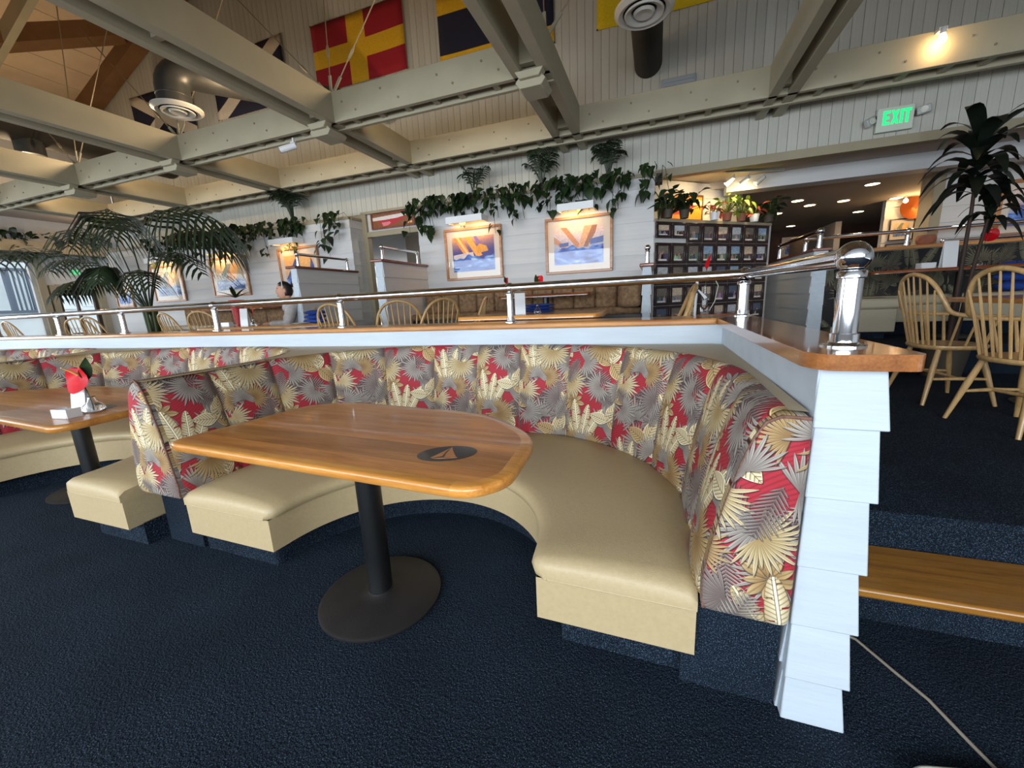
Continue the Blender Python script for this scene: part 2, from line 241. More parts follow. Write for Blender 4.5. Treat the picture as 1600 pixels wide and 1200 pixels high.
# ---------------------------------------------------------------- mesh helpers
WL = {}
def V3(*a): return Vector(a)
class MB:
    def __init__(s): s.v = []; s.f = []; s.uv = []; s.fl = []
    def add(s, vs, fs, flat=False, uv=None):
        o = len(s.v); s.v += [tuple(p) for p in vs]; s.f += [tuple(i + o for i in f) for f in fs]; s.fl += [flat] * len(fs)
        s.uv += list(uv) if uv is not None else [(0.0, 0.0)] * len(vs); return s
    def box(s, x0, x1, y0, y1, z0, z1, M=None):
        p = [V3(x, y, z) for z in (z0, z1) for y in (y0, y1) for x in (x0, x1)]
        if M is not None: p = [M @ q for q in p]
        return s.add(p, [(0, 2, 3, 1), (4, 5, 7, 6), (0, 1, 5, 4), (2, 6, 7, 3), (0, 4, 6, 2), (1, 3, 7, 5)], True)
    def obox(s, a, b, w, h, up=(0, 0, 1)):
        """bar from a to b, w wide and h tall"""
        a, b = Vector(a), Vector(b); d = (b - a).normalized(); u = Vector(up); sd = d.cross(u).normalized(); u = sd.cross(d)
        p = [q + sd * i * w / 2 + u * j * h / 2 for q in (a, b) for j in (-1, 1) for i in (-1, 1)]
        return s.add(p, [(0, 1, 3, 2), (4, 6, 7, 5), (0, 4, 5, 1), (2, 3, 7, 6), (0, 2, 6, 4), (1, 5, 7, 3)], True)
    def tube(s, pts, r, n=8, cap=True):
        P = [Vector(p) for p in pts]; k = len(P); rs = r if isinstance(r, (list, tuple)) else [r] * k
        vs = []; t0 = (P[1] - P[0]).normalized(); ref = V3(0, 0, 1) if abs(t0.z) < 0.9 else V3(1, 0, 0); nrm = t0.cross(ref).normalized()
        for i in range(k):
            t = (P[min(i + 1, k - 1)] - P[max(i - 1, 0)]).normalized(); nrm = (nrm - t * nrm.dot(t)).normalized(); bn = t.cross(nrm)
            for j in range(n):
                a = 2 * PI * j / n; vs.append(P[i] + (nrm * math.cos(a) + bn * math.sin(a)) * rs[i])
        fs = [(i * n + j, i * n + (j + 1) % n, (i + 1) * n + (j + 1) % n, (i + 1) * n + j) for i in range(k - 1) for j in range(n)]
        if cap: fs += [tuple(range(n - 1, -1, -1)), tuple(range((k - 1) * n, k * n))]
        return s.add(vs, fs)
    def lathe(s, prof, c=(0, 0, 0), n=20, M=None, ex=1.0, cap=True):
        c = Vector(c); vs = []; k = len(prof)
        for r, z in prof:
            for j in range(n): a = 2 * PI * j / n; q = V3(r * math.cos(a) * ex, r * math.sin(a), z); vs.append((M @ q if M is not None else q) + c)
        fs = [(i * n + j, i * n + (j + 1) % n, (i + 1) * n + (j + 1) % n, (i + 1) * n + j) for i in range(k - 1) for j in range(n)]
        if cap and prof[0][0] > 1e-5: fs.append(tuple(range(n - 1, -1, -1)))
        if cap and prof[-1][0] > 1e-5: fs.append(tuple(range((k - 1) * n, k * n)))
        return s.add(vs, fs)
    def prism(s, poly, a, b, ax=2):
        """2-D polygon extruded from a to b along axis ax"""
        n = len(poly); T = {2: lambda x, y, z: (x, y, z), 1: lambda x, y, z: (x, z, y), 0: lambda x, y, z: (z, x, y)}[ax]
        vs = [T(x, y, a) for x, y in poly] + [T(x, y, b) for x, y in poly]
        ar = sum(poly[i][0] * poly[(i + 1) % n][1] - poly[(i + 1) % n][0] * poly[i][1] for i in range(n)); flip = (ar < 0) ^ (ax == 1) ^ (b < a)
        fs = [tuple(range(n - 1, -1, -1)), tuple(range(n, 2 * n))] + [(i, (i + 1) % n, n + (i + 1) % n, n + i) for i in range(n)]
        if flip: fs = [f[::-1] for f in fs]
        return s.add(vs, fs, True)
    def grid(s, rows, uv=None, close=False):
        k, n = len(rows), len(rows[0]); vs = [p for r in rows for p in r]
        fs = [(i * n + j, i * n + (j + 1) % n, (i + 1) * n + (j + 1) % n, (i + 1) * n + j) for i in range(k - 1) for j in range(n if close else n - 1)]
        return s.add(vs, fs, uv=[q for r in uv for q in r] if uv else None)
    def build(s, name, m, parent=None, world=True, bevel=0, smooth=True, seg=2, loc=None):
        me = bpy.data.meshes.new(name); off = V3(0, 0, 0)
        if parent is not None and world: off = WL[parent.as_pointer()]
        if loc is not None: off = Vector(loc)
        vs = np.array(s.v, np.float64) - np.array(off) if s.v else np.zeros((0, 3))
        me.from_pydata(vs.tolist(), [], s.f)
        if any(u != (0.0, 0.0) for u in s.uv):
            ul = me.uv_layers.new(name='UVMap'); li = np.zeros(len(me.loops), np.int32); me.loops.foreach_get('vertex_index', li)
            ul.data.foreach_set('uv', np.array(s.uv, np.float32)[li].ravel())
        if smooth:
            me.polygons.foreach_set('use_smooth', [not f for f in s.fl]); me.set_sharp_from_angle(angle=math.radians(50))
        me.materials.append(m); o = bpy.data.objects.new(name, me); COL.objects.link(o)
        if parent is not None: o.parent = parent; WL[o.as_pointer()] = WL[parent.as_pointer()]
        else: WL[o.as_pointer()] = off; o.location = off
        if bevel:
            b = o.modifiers.new('bevel', 'BEVEL'); b.width = bevel; b.segments = seg; b.limit_method = 'ANGLE'; b.angle_limit = math.radians(40)
            me.polygons.foreach_set('use_smooth', [True] * len(me.polygons))
        return o
def tag(o, label=None, cat=None, group=None, kind=None):
    if label: o['label'] = label
    if cat: o['category'] = cat
    if group: o['group'] = group
    if kind: o['kind'] = kind
    return o
def thing(name, label, cat, loc=(0, 0, 0), rotz=0, group=None):
    o = bpy.data.objects.new(name, None); COL.objects.link(o); o.empty_display_size = 0.1; o.location = loc; o.rotation_euler = (0, 0, rotz)
    WL[o.as_pointer()] = Vector(loc); return tag(o, label, cat, group)
def struct(name, mb, m, **k): return tag(mb.build(name, m, **k), kind='structure')
def sroot(name, loc=(0, 0, 0)):
    o = bpy.data.objects.new(name, None); COL.objects.link(o); o.location = loc; WL[o.as_pointer()] = Vector(loc); o['kind'] = 'structure'; return o
def inst(name, me, parent, loc, scale=(1, 1, 1), rot=(0, 0, 0), world=True):
    """a piece that shares its mesh with alike pieces"""
    o = bpy.data.objects.new(name, me); COL.objects.link(o); o.parent = parent
    o.location = Vector(loc) - (WL[parent.as_pointer()] if world else V3(0, 0, 0)); o.scale = scale; o.rotation_euler = rot; return o
def dup(root, loc, rotz=None, label=None, group=None):
    def cp(o, par):
        c = o.copy(); COL.objects.link(c)
        if par is not None: c.parent = par
        for ch in list(o.children): cp(ch, c)
        return c
    r = cp(root, None); r.location = loc
    if rotz is not None: r.rotation_euler = (0, 0, rotz)
    if label: r['label'] = label
    if group: r['group'] = group
    WL[r.as_pointer()] = Vector(loc); return r
def unit_box(name, m):
    me = bpy.data.meshes.new(name); mb = MB().box(0, 1, 0, 1, 0, 1); me.from_pydata(mb.v, [], mb.f); me.materials.append(m); return me
def bez(a, b, c, n):
    a, b, c = Vector(a), Vector(b), Vector(c); return [a * (1 - t) ** 2 + b * 2 * t * (1 - t) + c * t * t for t in [i / (n - 1) for i in range(n)]]
def fillet(P, R, n=5):
    out = []; k = len(P)
    for i in range(k):
        p0, p, p1 = Vector(P[i - 1]), Vector(P[i]), Vector(P[(i + 1) % k]); r = R[i] if isinstance(R, (list, tuple)) else R
        a = (p0 - p).normalized(); b = (p1 - p).normalized(); l = min(r, (p0 - p).length * 0.45, (p1 - p).length * 0.45)
        A, B = p + a * l, p + b * l
        for t in [j / n for j in range(n + 1)]: q = A * (1 - t) ** 2 + p * 2 * t * (1 - t) + B * t * t; out.append((q.x, q.y))
    return out
def clip_y(poly, lo, hi):
    def half(P, keep, cut):
        out = []
        for i in range(len(P)):
            a, b = P[i - 1], P[i]
            if keep(a) != keep(b): t = (cut - a[1]) / (b[1] - a[1]); out.append((a[0] + t * (b[0] - a[0]), cut))
            if keep(b): out.append(b)
        return out
    P = half(poly, lambda q: q[1] >= lo, lo); return half(P, lambda q: q[1] <= hi, hi) if P else P
def inset(poly, d):
    n = len(poly); out = []; ar = sum(poly[i][0] * poly[(i + 1) % n][1] - poly[(i + 1) % n][0] * poly[i][1] for i in range(n)); sg_ = 1 if ar > 0 else -1
    for i in range(n):
        a, p, b = Vector(poly[i - 1]), Vector(poly[i]), Vector(poly[(i + 1) % n]); e1 = (p - a).normalized(); e2 = (b - p).normalized()
        n1 = Vector((-e1.y, e1.x)) * sg_; n2 = Vector((-e2.y, e2.x)) * sg_; m = n1 + n2; m = m / max(m.dot(n1), 0.3); out.append(tuple(p + m * d))
    return out
# ================================================================ THE SETTING
UF, PF = 0.317, 0.63                                     # upper floor and booth platform heights
struct('floor', MB().box(-14.2, 6.2, -4.1, 3.0, -0.1, 0.0), carpet)
uf = sroot('floor_upper')
MB().box(-14.2, 7.0, 2.84, 5.0, 0.0, UF).build('landing', carpet, uf); MB().box(0.545, 7.0, 2.045, 2.84, 0.0, UF).build('landing', carpet, uf)
MB().box(-11.4, -0.05, 5.0, 6.05, 0.0, PF).build('platform', carpet, uf); MB().box(-0.05, 7.0, 5.0, 5.6, 0.0, UF).build('landing', carpet, uf)
MB().box(-0.05, 7.0, 5.6, 13.0, 0.0, PF).build('platform', carpet, uf); MB().box(-14.2, -11.4, 5.0, 9.0, -0.1, UF).build('landing', carpet, uf)
MB().box(-11.4, -0.05, 6.05, 13.0, 0.0, PF).build('platform', carpet, uf)
st = thing('step', 'oak step tread on a carpeted riser to the right of the white post', 'step', (0.55, 1.70, 0))
MB().box(0.55, 4.0, 1.70, 2.045, 0.112, 0.152).build('tread', stepw, st, bevel=0.012); MB().box(0.55, 4.0, 1.73, 2.045, 0.0, 0.112).build('riser', carpet, st)
# gable wall over the planters: upright boards, each a piece
wall = sroot('wall_back', (0, 6, 0)); ub = unit_box('board', boardm)
roofz = lambda x: 10.09 + 0.39 * x if x < -1 else 9.31 - 0.39 * x
x = -11.3
while x < 5.6:
    inst('board', ub, wall, (x, 5.985 + random.uniform(-.002, .002), 2.86), (0.0985, 0.02, min(roofz(x), roofz(x + .1)) - 2.9)); x += 0.1025
MB().box(-11.4, 5.7, 6.005, 6.05, 2.80, 8.2).build('backing', creamdk, wall)
struct('trim_1', MB().box(-0.05, 5.7, 5.93, 6.06, 2.775, 2.87), creamdk)
struct('trim_2', MB().box(-4.76, -3.47, 5.95, 6.06, 2.845, 2.885).box(-4.76, -4.66, 5.95, 6.06, UF, 2.845).box(-4.66, -3.47, 5.95, 6.06, 2.475, 2.56).box(-3.6, -3.47, 5.95, 6.06, UF, 2.475), creamdk, bevel=0.004)
struct('wall_transom', MB().box(-4.66, -3.55, 6.0, 6.05, 2.56, 2.845), whitebg)
# planter walls with lapped clapboards
cbm = {}
def clap_mesh(m, t0=0.004, t1=0.016):
    k = (m.name, t0, t1)
    if k not in cbm:                                     # unit piece: x 0..1, z 0..1, faces -y, thicker at its lower edge
        mb = MB().add([(0, 0.03, 0), (1, 0.03, 0), (1, 0.03, 1), (0, 0.03, 1), (0, -t1, 0), (1, -t1, 0), (1, -t0, 1), (0, -t0, 1)],
                      [(0, 3, 2, 1), (4, 5, 6, 7), (0, 1, 5, 4), (3, 7, 6, 2), (0, 4, 7, 3), (1, 2, 6, 5)], True)
        me = bpy.data.meshes.new('clapboard'); me.from_pydata(mb.v, [], mb.f); me.materials.append(m); cbm[k] = me
    return cbm[k]
def claps(parent, a, b, z0, z1, step, m, rev=False):
    """lapped boards from point a to b (x, y), facing left of the walk reversed"""
    a, b = Vector(a), Vector(b); L = (b - a).length; ang = math.atan2(b.y - a.y, b.x - a.x); z = z0
    while z < z1 - 0.02:
        h = min(step, z1 - z); inst('clapboard', clap_mesh(m), parent, (a.x, a.y, z), (L, 1, h), (0, 0, ang)); z += step
for (x0, x1, sides) in ((-11.35, -4.754, 'r'), (-3.477, -0.05, 'b')):
    w = sroot('wall_planter', (x0, 5.65, 0)); MB().box(x0, x1, 5.68, 6.0, UF, 2.60).build('core', whitebg, w)
    claps(w, (x0, 5.66), (x1, 5.66), PF, 2.755, 0.1975, whitebg)
    claps(w, (x1 - 0.01, 5.66), (x1 - 0.01, 6.0), PF, 2.755, 0.1975, whitebg)
    if sides == 'b': claps(w, (x0 + .01, 6.0), (x0 + .01, 5.66), PF, 2.755, 0.1975, whitebg)
    MB().box(x0, x1, 5.63, 5.70, 2.735, 2.775).box(x1 - .05, x1 + .015, 5.7, 5.99, 2.735, 2.775).build('rim', redwood if 0 else creamdk, w)
# booth dividers on the platform with red wood caps
for i, (xc, y0, y1, z1) in enumerate(((-4.77, 4.42, 5.655, 1.88), (-3.44, 4.55, 5.655, 1.88), (-0.10, 4.75, 5.64, 1.60))):
    w = sroot('wall_divider', (xc, y0, 0)); t = (0.10, 0.11, 0.075)[i]
    MB().box(xc - t / 2 + .012, xc + t / 2 - .012, y0 + .02, y1, UF, z1).build('core', whitebg, w)
    claps(w, (xc + t / 2, y0 + .005), (xc + t / 2, y1), UF, z1, 0.196, whitebg); claps(w, (xc - t / 2, y0 + .01), (xc + t / 2, y0 + .01), UF, z1, 0.196, white); claps(w, (xc - t / 2, y1), (xc - t / 2, y0 + .01), UF, z1, 0.196, whitebg)
    MB().box(xc - t / 2 - .04, xc + t / 2 + .04, y0 - .05, y1 + (0.0 if i else 0.0), z1, z1 + 0.035).build('cap', redwood, w, bevel=0.01)
# angled photograph wall with planter top
pw = sroot('wall_photo', (-0.05, 5.65, 0)); A0 = V3(-0.05, 5.65); D = V3(1, 0.9).normalized() if 0 else Vector((1, 0.9)).normalized(); Np = Vector((0.9, -1)).normalized(); LW = 2.11
def onw(s, out, z): return V3(-0.05 + D.x * s + Np.x * out, 5.65 + D.y * s + Np.y * out, z)
pang = math.atan2(D.y, D.x); Mw = Matrix.Translation((-0.05, 5.65, 0)) @ Matrix.Rotation(pang, 4, 'Z')
MB().box(0, LW, 0.02, 0.16, UF, 2.2, Mw).build('core', whitebg, pw); claps(pw, onw(0, 0, 0).xy, onw(LW, 0, 0).xy, PF, 2.22, 0.2, whitebg)
MB().box(-0.0, LW + .03, -0.03, 0.42, 2.2, 2.235, Mw).build('shelf', creamdk, pw)
MB().box(0.1, LW - .02, 0.44, 0.5, 2.2, 2.84, Mw).build('core', whitebg, pw); claps(pw, onw(.1, -.43, 0).xy, onw(LW - .15, -.43, 0).xy, 2.235, 2.84, 0.2, whitebg)
MB().box(LW, LW + 0.06, 0.0, 0.5, UF, 2.22, Mw).build('end', whitebg, pw)
# room beyond the opening
struct('ceiling_back', MB().box(-11.4, -0.05, 6.06, 13, 2.82, 2.9).box(-0.05, 7, 6.06, 6.9, 2.85, 2.9).box(-0.05, 7, 6.9, 13, 2.76, 2.9), greyroom)
struct('trim_3', MB().box(0.9, 7, 6.75, 7.0, 2.665, 2.86), whitebg)
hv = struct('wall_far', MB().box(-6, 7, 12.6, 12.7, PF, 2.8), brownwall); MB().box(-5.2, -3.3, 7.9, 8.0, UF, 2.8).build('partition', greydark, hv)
wp = sroot('wall_pillar', (3.72, 7.6, 0)); MB().box(3.72, 6.6, 7.63, 7.9, PF, 2.76).build('core', whitebg, wp); claps(wp, (3.72, 7.62), (6.6, 7.62), PF, 2.76, 0.21, whitebg); MB().box(3.60, 3.72, 7.6, 7.92, PF, 2.76).build('corner_trim', creamdk, wp)
ww = sroot('wall_warm', (3.85, 9.5, 0)); MB().box(3.85, 6.6, 9.5, 9.6, PF, 2.76).build('core', whitebg, ww); claps(ww, (3.85, 9.49), (6.6, 9.49), PF, 2.76, 0.2, whitebg)
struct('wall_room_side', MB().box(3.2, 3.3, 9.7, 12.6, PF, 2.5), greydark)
# low clapboard wall at the far booth
lw = sroot('wall_low', (1.8, 6, 0)); MB().box(1.82, 1.92, 6.03, 8.6, PF, 1.72).build('core', white, lw); claps(lw, (1.805, 8.6), (1.805, 6.02), PF, 1.72, 0.2, whitebg); claps(lw, (1.80, 6.02), (1.945, 6.02), PF, 1.72, 0.225, white)
MB().box(1.77, 1.97, 5.97, 8.6, 1.72, 1.755).build('cap', redwood, lw, bevel=0.008)
# ceiling: gable roof, rafters, left aisle
rf = sroot('ceiling', (-1, 0, 9.7))
for sgn in (-1, 1):
    ex = -11.4 if sgn < 0 else 9.4; ez = roofz(ex); mb = MB(); n = 24
    for i in range(n):
        xa, xb = -1 + (ex + 1) * i / n, -1 + (ex + 1) * (i + 0.97) / n; za, zb = roofz(xa) if i else 9.7, roofz(xb)
        a, b, c, d = V3(xa, -4.2, za), V3(xb, -4.2, zb), V3(xb, 6.05, zb), V3(xa, 6.05, za); up = V3(0, 0, 0.05)
        P = [a, b, c, d, a + up, b + up, c + up, d + up]; fs = [(0, 1, 2, 3), (4, 7, 6, 5), (0, 4, 5, 1), (1, 5, 6, 2), (2, 6, 7, 3), (3, 7, 4, 0)]
        MB().add(P, fs, True).build('plank', roofm, rf)
    MB().add([(-1, -4.2, 9.80), (ex, -4.2, ez + .1), (ex, 6.05, ez + .1), (-1, 6.05, 9.80), (-1, -4.2, 9.84), (ex, -4.2, ez + .14), (ex, 6.05, ez + .14), (-1, 6.05, 9.84)], [(0, 1, 2, 3), (4, 7, 6, 5), (0, 4, 5, 1), (1, 5, 6, 2), (2, 6, 7, 3), (3, 7, 4, 0)], True).build('underlay', creamdk, rf)
    for y in (5.82, 4.45, 3.1, 1.7, 0.3, -1.1, -2.5):
        a, b = V3(-1, y, 9.7 - .14), V3(ex, y, ez - .14); MB().obox(a, b, 0.26 if y > 5 else 0.10, 0.26).build('rafter', brown if y > 5 else cream, rf)
a, b = V3(-12.2, 2.42, 5.28), V3(-7.0, 7.75, 7.45); d = (b - a).normalized(); MB().obox(V3(-11.37, 3.4, 5.92), V3(-9.32, 5.52, 6.76), 0.3, 1.0).build('hip_rafter', brown, rf)
struct('added_eave_baffle', MB().box(-11.4, 6.2, -4.1, 0.3, 2.98, 3.08), whitebg)  # unseen eave, added to keep window daylight off the upper gable wall
struct('wall_aisle_upper', MB().box(-11.45, -11.4, -4.1, 6.0, 3.6, 5.7).box(-11.45, -11.4, 6.0, 9.0, 3.6, 3.7), whitebg)
struct('trim_4', MB().box(-11.45, -11.25, -4.1, 9, 3.42, 3.62), cream)
struct('ceiling_aisle', MB().box(-14.3, -11.45, -4.1, 9.0, 3.72, 3.78), greyroom)
# left wall with window and glazed door
lwl = sroot('wall_left', (-14, 0, 0))
def lbox(y0, y1, z0, z1, nm, m=whitebg, t=0.1, dx=0): return MB().box(-14.0 - t + dx, -14.0 + dx, y0, y1, z0, z1).build(nm, m, lwl)
lbox(-4.1, -1.6, 0, 3.72, 'core'); lbox(-1.6, 5.56, 2.80, 3.72, 'core'); lbox(-1.6, 5.56, 0, 0.42, 'core'); lbox(5.56, 5.76, 0, 3.72, 'core'); lbox(5.76, 6.58, 2.1, 3.72, 'core'); lbox(6.58, 9.0, 0, 3.72, 'core')
claps(lwl, (-13.99, 9.0), (-13.99, 5.5), 2.2, 3.0, 0.21, whitebg)
MB().box(-14.0, -13.9, 5.48, 5.62, 0.3, 2.9).box(-14.0, -13.9, -1.6, 5.5, 2.78, 2.9).box(-14.0, -13.9, 5.66, 5.78, 0, 2.2).box(-14.0, -13.9, 5.78, 6.7, 2.1, 2.22).box(-14.0, -13.9, 6.55, 6.7, 0, 2.1).build('casing', creamdk, lwl)
MB().box(-14.0, -13.55, 3.0, 9.0, 2.92, 3.0).box(-13.6, -13.55, 3.0, 9.0, 3.0, 3.16).build('plant_shelf', creamdk, lwl)
wi = sroot('window_1', (-14.05, 2, 0.4)); MB().box(-14.08, -14.0, -1.6, 5.5, 0.42, 0.5).box(-14.08, -14.0, 5.42, 5.5, 0.5, 2.72).box(-14.08, -14.0, 2.6, 2.66, 0.5, 2.72).box(-14.08, -14.0, -0.1, -0.04, 0.5, 2.72).box(-14.08, -14.0, -1.6, 5.5, 2.72, 2.8).build('window_frame', whitebg, wi)
for ya, yb in ((2.66, 5.42), (-0.04, 2.6), (-1.6, -0.1)): MB().box(-14.05, -14.045, ya, yb, 0.5, 2.72).build('pane', paneglass, wi)
dr = sroot('door_1', (-14.05, 6.15, 0)); MB().box(-14.08, -14.0, 5.76, 5.86, 0, 2.1).box(-14.08, -14.0, 6.48, 6.58, 0, 2.1).box(-14.08, -14.0, 5.86, 6.48, 1.96, 2.1).box(-14.08, -14.0, 5.86, 6.48, 0, 0.2).box(-14.08, -14.0, 6.13, 6.17, .2, 1.96).build('door_frame', bronze, dr); MB().box(-14.05, -14.045, 5.86, 6.48, 0.2, 1.96).build('pane', paneglass, dr)
MB().box(-14.0, -13.93, 5.9, 6.1, 0.98, 1.02).build('handle', black, dr)
# walls behind the camera, with the window band the daylight comes through
wr = sroot('wall_front', (0, -4.1, 0)); MB().box(-14.2, 6.2, -4.2, -4.1, 0, 0.85).box(-14.2, 6.2, -4.2, -4.1, 3.05, 9.8).build('core', whitebg, wr)
for xx in (-14.1, -9.05, -4.75, -0.45, 3.9, 6.1): MB().box(xx - .07, xx + .07, -4.2, -4.05, 0.85, 3.05).build('mullion', whitebg, wr)
struct('wall_right', MB().box(7.0, 7.1, -4.2, 13.0, 0, 8.5).box(6.2, 7.0, -4.2, -4.1, 0, 3.7), whitebg)
# outside the left window
ob = thing('neighbour_building', 'white shingled building seen outside the left window', 'building', (-17.5, 5.0, -0.1))
MB().box(-18.4, -17.6, 4.0, 7.8, -0.1, 1.68).box(-18.4, -17.6, 6.9, 7.8, 1.68, 5.2).box(-18.4, -18.3, 4.0, 6.9, 1.68, 5.2).build('wall', exterior, ob)
for z in np.arange(0.2, 5.0, 0.30): MB().prism([(-17.6, z), (-17.54, z), (-17.575, z + .29), (-17.6, z + .29)], 6.84, 7.8, 1).build('shingle_row', exterior, ob)
MB().box(-17.6, -17.5, 5.2, 6.8, 2.82, 2.9).box(-17.62, -17.45, 4.0, 6.85, 1.62, 1.70).box(-17.6, -17.5, 6.24, 6.36, 1.70, 2.84).box(-17.6, -17.5, 6.70, 6.80, 1.70, 2.84).build('balcony_rail', extdark, ob)
for k in range(3): MB().box(-17.58, -17.53, 6.43 + .1 * k, 6.46 + .1 * k, 1.70, 2.84).build('baluster', extdark, ob)
b2 = thing('neighbour_annex', 'pale building wall seen through the glazed door', 'building', (-18.5, 8.2, -0.1)); MB().box(-19, -18.5, 6.7, 10.0, -0.1, 3.4).build('wall', exterior, b2)
for z in np.arange(0.3, 3.2, 0.5): MB().box(-18.52, -18.47, 6.7, 10.0, z, z + 0.47).build('shingle_row', exterior, b2)
struct('ground', MB().box(-30, -14.2, -12, 16, -0.2, -0.1), tarmac)
# ================================================================ LEDGE WALL, LEDGE, RAIL
bw = sroot('wall_booth', (0.47, 1.2, 0)); bwb = sroot('wall_booth_back', (-6, 2.9, 0))
MB().box(-14.0, 0.545, 2.83, 3.12, UF, 1.097).build('core', white, bwb); MB().box(0.415, 0.53, 1.215, 3.12, 0, 1.097).build('core', white, bw)
MB().box(-14.0, 0.40, 2.815, 2.835, 0.97, 1.10).build('fascia', white, bwb, bevel=0.003); MB().box(0.398, 0.42, 1.21, 2.83, 0.9, 1.10).build('fascia', white, bw, bevel=0.003)
CZ = [0.0, 0.152, 0.338, 0.530, 0.742, 0.938, 1.10]
for i in range(6):                                       # end of the wall: one lapped board per course, its saw-tooth side showing
    z0, z1 = CZ[i], CZ[i + 1] + (0.012 if i < 5 else 0); j = random.uniform(-.002, .002); l0 = 0.398 - .003; l1 = 0.402
    y0, y1 = 1.196 + j, 1.208 + j; r0, r1 = 0.557 + j, 0.541
    P = [(l0, y0, z0 - .0), (r0, y0, z0), (r1, y1, z1), (l1, y1, z1), (l0, 1.24, z0), (r0, 1.24, z0), (r1, 1.24, z1), (l1, 1.24, z1)]
    MB().add(P, [(0, 1, 2, 3), (4, 7, 6, 5), (0, 4, 5, 1), (3, 2, 6, 7), (0, 3, 7, 4), (1, 5, 6, 2)], True).build('end_board', white, bw, bevel=0.004)
claps(bw, (0.534, 1.235), (0.534, 3.12), 0.152, 1.10, 0.196, white); claps(bw, (0.405, 2.0), (0.405, 1.235), 0.0, 0.34, 0.17, white)
lg = thing('wooden_ledge', 'long glossy oak ledge capping the white half wall behind the booths', 'ledge', (0.47, 2.0, 1.098))
zc0, zc1 = 1.098, 1.138
MB().prism([(-14.0, 2.785), (0.36, 2.785), (0.58, 3.17), (-14.0, 3.17)], zc0, zc1).build('back_board', ledge_x, lg, bevel=0.012, seg=3)
MB().prism(fillet([(0.362, 2.783), (0.362, 1.215), (0.395, 1.155), (0.575, 1.155), (0.592, 1.175), (0.592, 3.17), (0.582, 3.17)], [.001, .03, .03, .03, .02, .001, .001], 4), zc0, zc1).build('return_board', oak_y, lg, bevel=0.014, seg=3)
def rail_post(parent, x, y, z0, zr, r=0.026, ball=0.0):
    p = MB().lathe([(r, z0 + .03), (r * .98, zr - r * 1.2)], (x, y, 0), 20).build('post', chrome, parent)
    MB().lathe([(r * 1.9, z0), (r * 1.9, z0 + .004), (r * 1.3, z0 + .008), (r * 1.22, z0 + .012)], (x, y, 0), 24).build('flange', chrome, p)
    MB().lathe([(r * 1.2, z0 + .010), (r * 1.2, z0 + .034), (r * 1.0, z0 + .036)], (x, y, 0), 20).build('base_ring', chrome, p)
    MB().lathe([(r * 1.0, zr - r * 2.0), (r * 1.18, zr - r * 1.9), (r * 1.18, zr - r * 1.35), (r * 1.0, zr - r * 1.2)], (x, y, 0), 20).build('collar', chrome, p)
    b = ball or r * 1.25; MB().lathe([(b * math.sin(PI * i / 12) + 1e-6, zr - b * math.cos(PI * i / 12)) for i in range(13)], (x, y, 0), 24).build('ball_fitting', chrome, p); return p
hr = thing('handrail', 'long polished chrome handrail on posts along the oak ledge', 'handrail', (0.49, 1.33, 1.138)); ZR = 1.402
rail_post(hr, 0.487, 1.33, 1.138, 1.372, 0.0275, 0.0405)
for xp in (0.535, -1.075, -2.735, -4.41, -6.02, -7.4, -9.0, -10.6, -12.2): rail_post(hr, xp, 3.0, 1.138, ZR, 0.034 if xp > 0 else 0.027, 0.040 if xp < 0 else 0.0425)
MB().tube([(-14.0, 3.0, ZR), (0.535, 3.0, ZR)], 0.032, 16).build('rail', chrome, hr); MB().tube([(0.535, 3.0, ZR), (0.487, 1.33, 1.372)], 0.027, 16).build('rail', chrome, hr)
# ================================================================ BOOTHS
XC, HWO, RO, YF, YB = -1.10, 1.262, 0.91, 1.235, 2.60
XI = -1.06
def outer_path(s):
    """booth back line at seat height: point and outward normal at arc length s from the front of the left arm"""
    l1 = YB - RO - YF; la = RO * PI / 2; l2 = 2 * (HWO - RO); s = max(0, min(s, 2 * l1 + 2 * la + l2))
    if s < l1: return (XC - HWO, YF + s), (-1, 0)
    s -= l1
    if s < la: a = PI - s / RO; return (XC - HWO + RO + RO * math.cos(a), YB - RO + RO * math.sin(a)), (math.cos(a), math.sin(a))
    s -= la
    if s < l2: return (XC - HWO + RO + s, YB), (0, 1)
    s -= l2
    if s < la: a = PI / 2 - s / RO; return (XC + HWO - RO + RO * math.cos(a), YB - RO + RO * math.sin(a)), (math.cos(a), math.sin(a))
    s -= la; return (XC + HWO, YB - RO - s), (1, 0)
LO = 2 * (YB - RO - YF) + PI * RO + 2 * (HWO - RO)
HWI, YI = 0.672, 1.285
def inner_path(t):
    l1 = YI - YF; la = PI * HWI; s = t * (2 * l1 + la); q = min(s, 2 * l1 + la - s); o = .055 * (1 - math.sqrt(max(0, 1 - (1 - min(q / .07, 1)) ** 2)))
    if s < l1: return (XI - HWI - o, YF + s)
    s -= l1
    if s < la: a = PI - s / HWI; return (XI + HWI * math.cos(a), YI + HWI * math.sin(a))
    s -= la; return (XI + HWI + o, YI - s)
PROF = [(0.03, 0.335), (0.006, 0.35), (0.0, 0.37), (0.006, 0.45), (0.022, 0.56), (0.05, 0.70), (0.085, 0.83), (0.112, 0.91), (0.126, 0.945), (0.138, 0.965), (0.152, 0.978), (0.166, 0.984), (0.178, 0.984)]
plen = [0.0]
for i in range(1, len(PROF)): plen.append(plen[-1] + math.hypot(PROF[i][0] - PROF[i - 1][0], PROF[i][1] - PROF[i - 1][1]))
NP_ = 13; SEAMO = {}
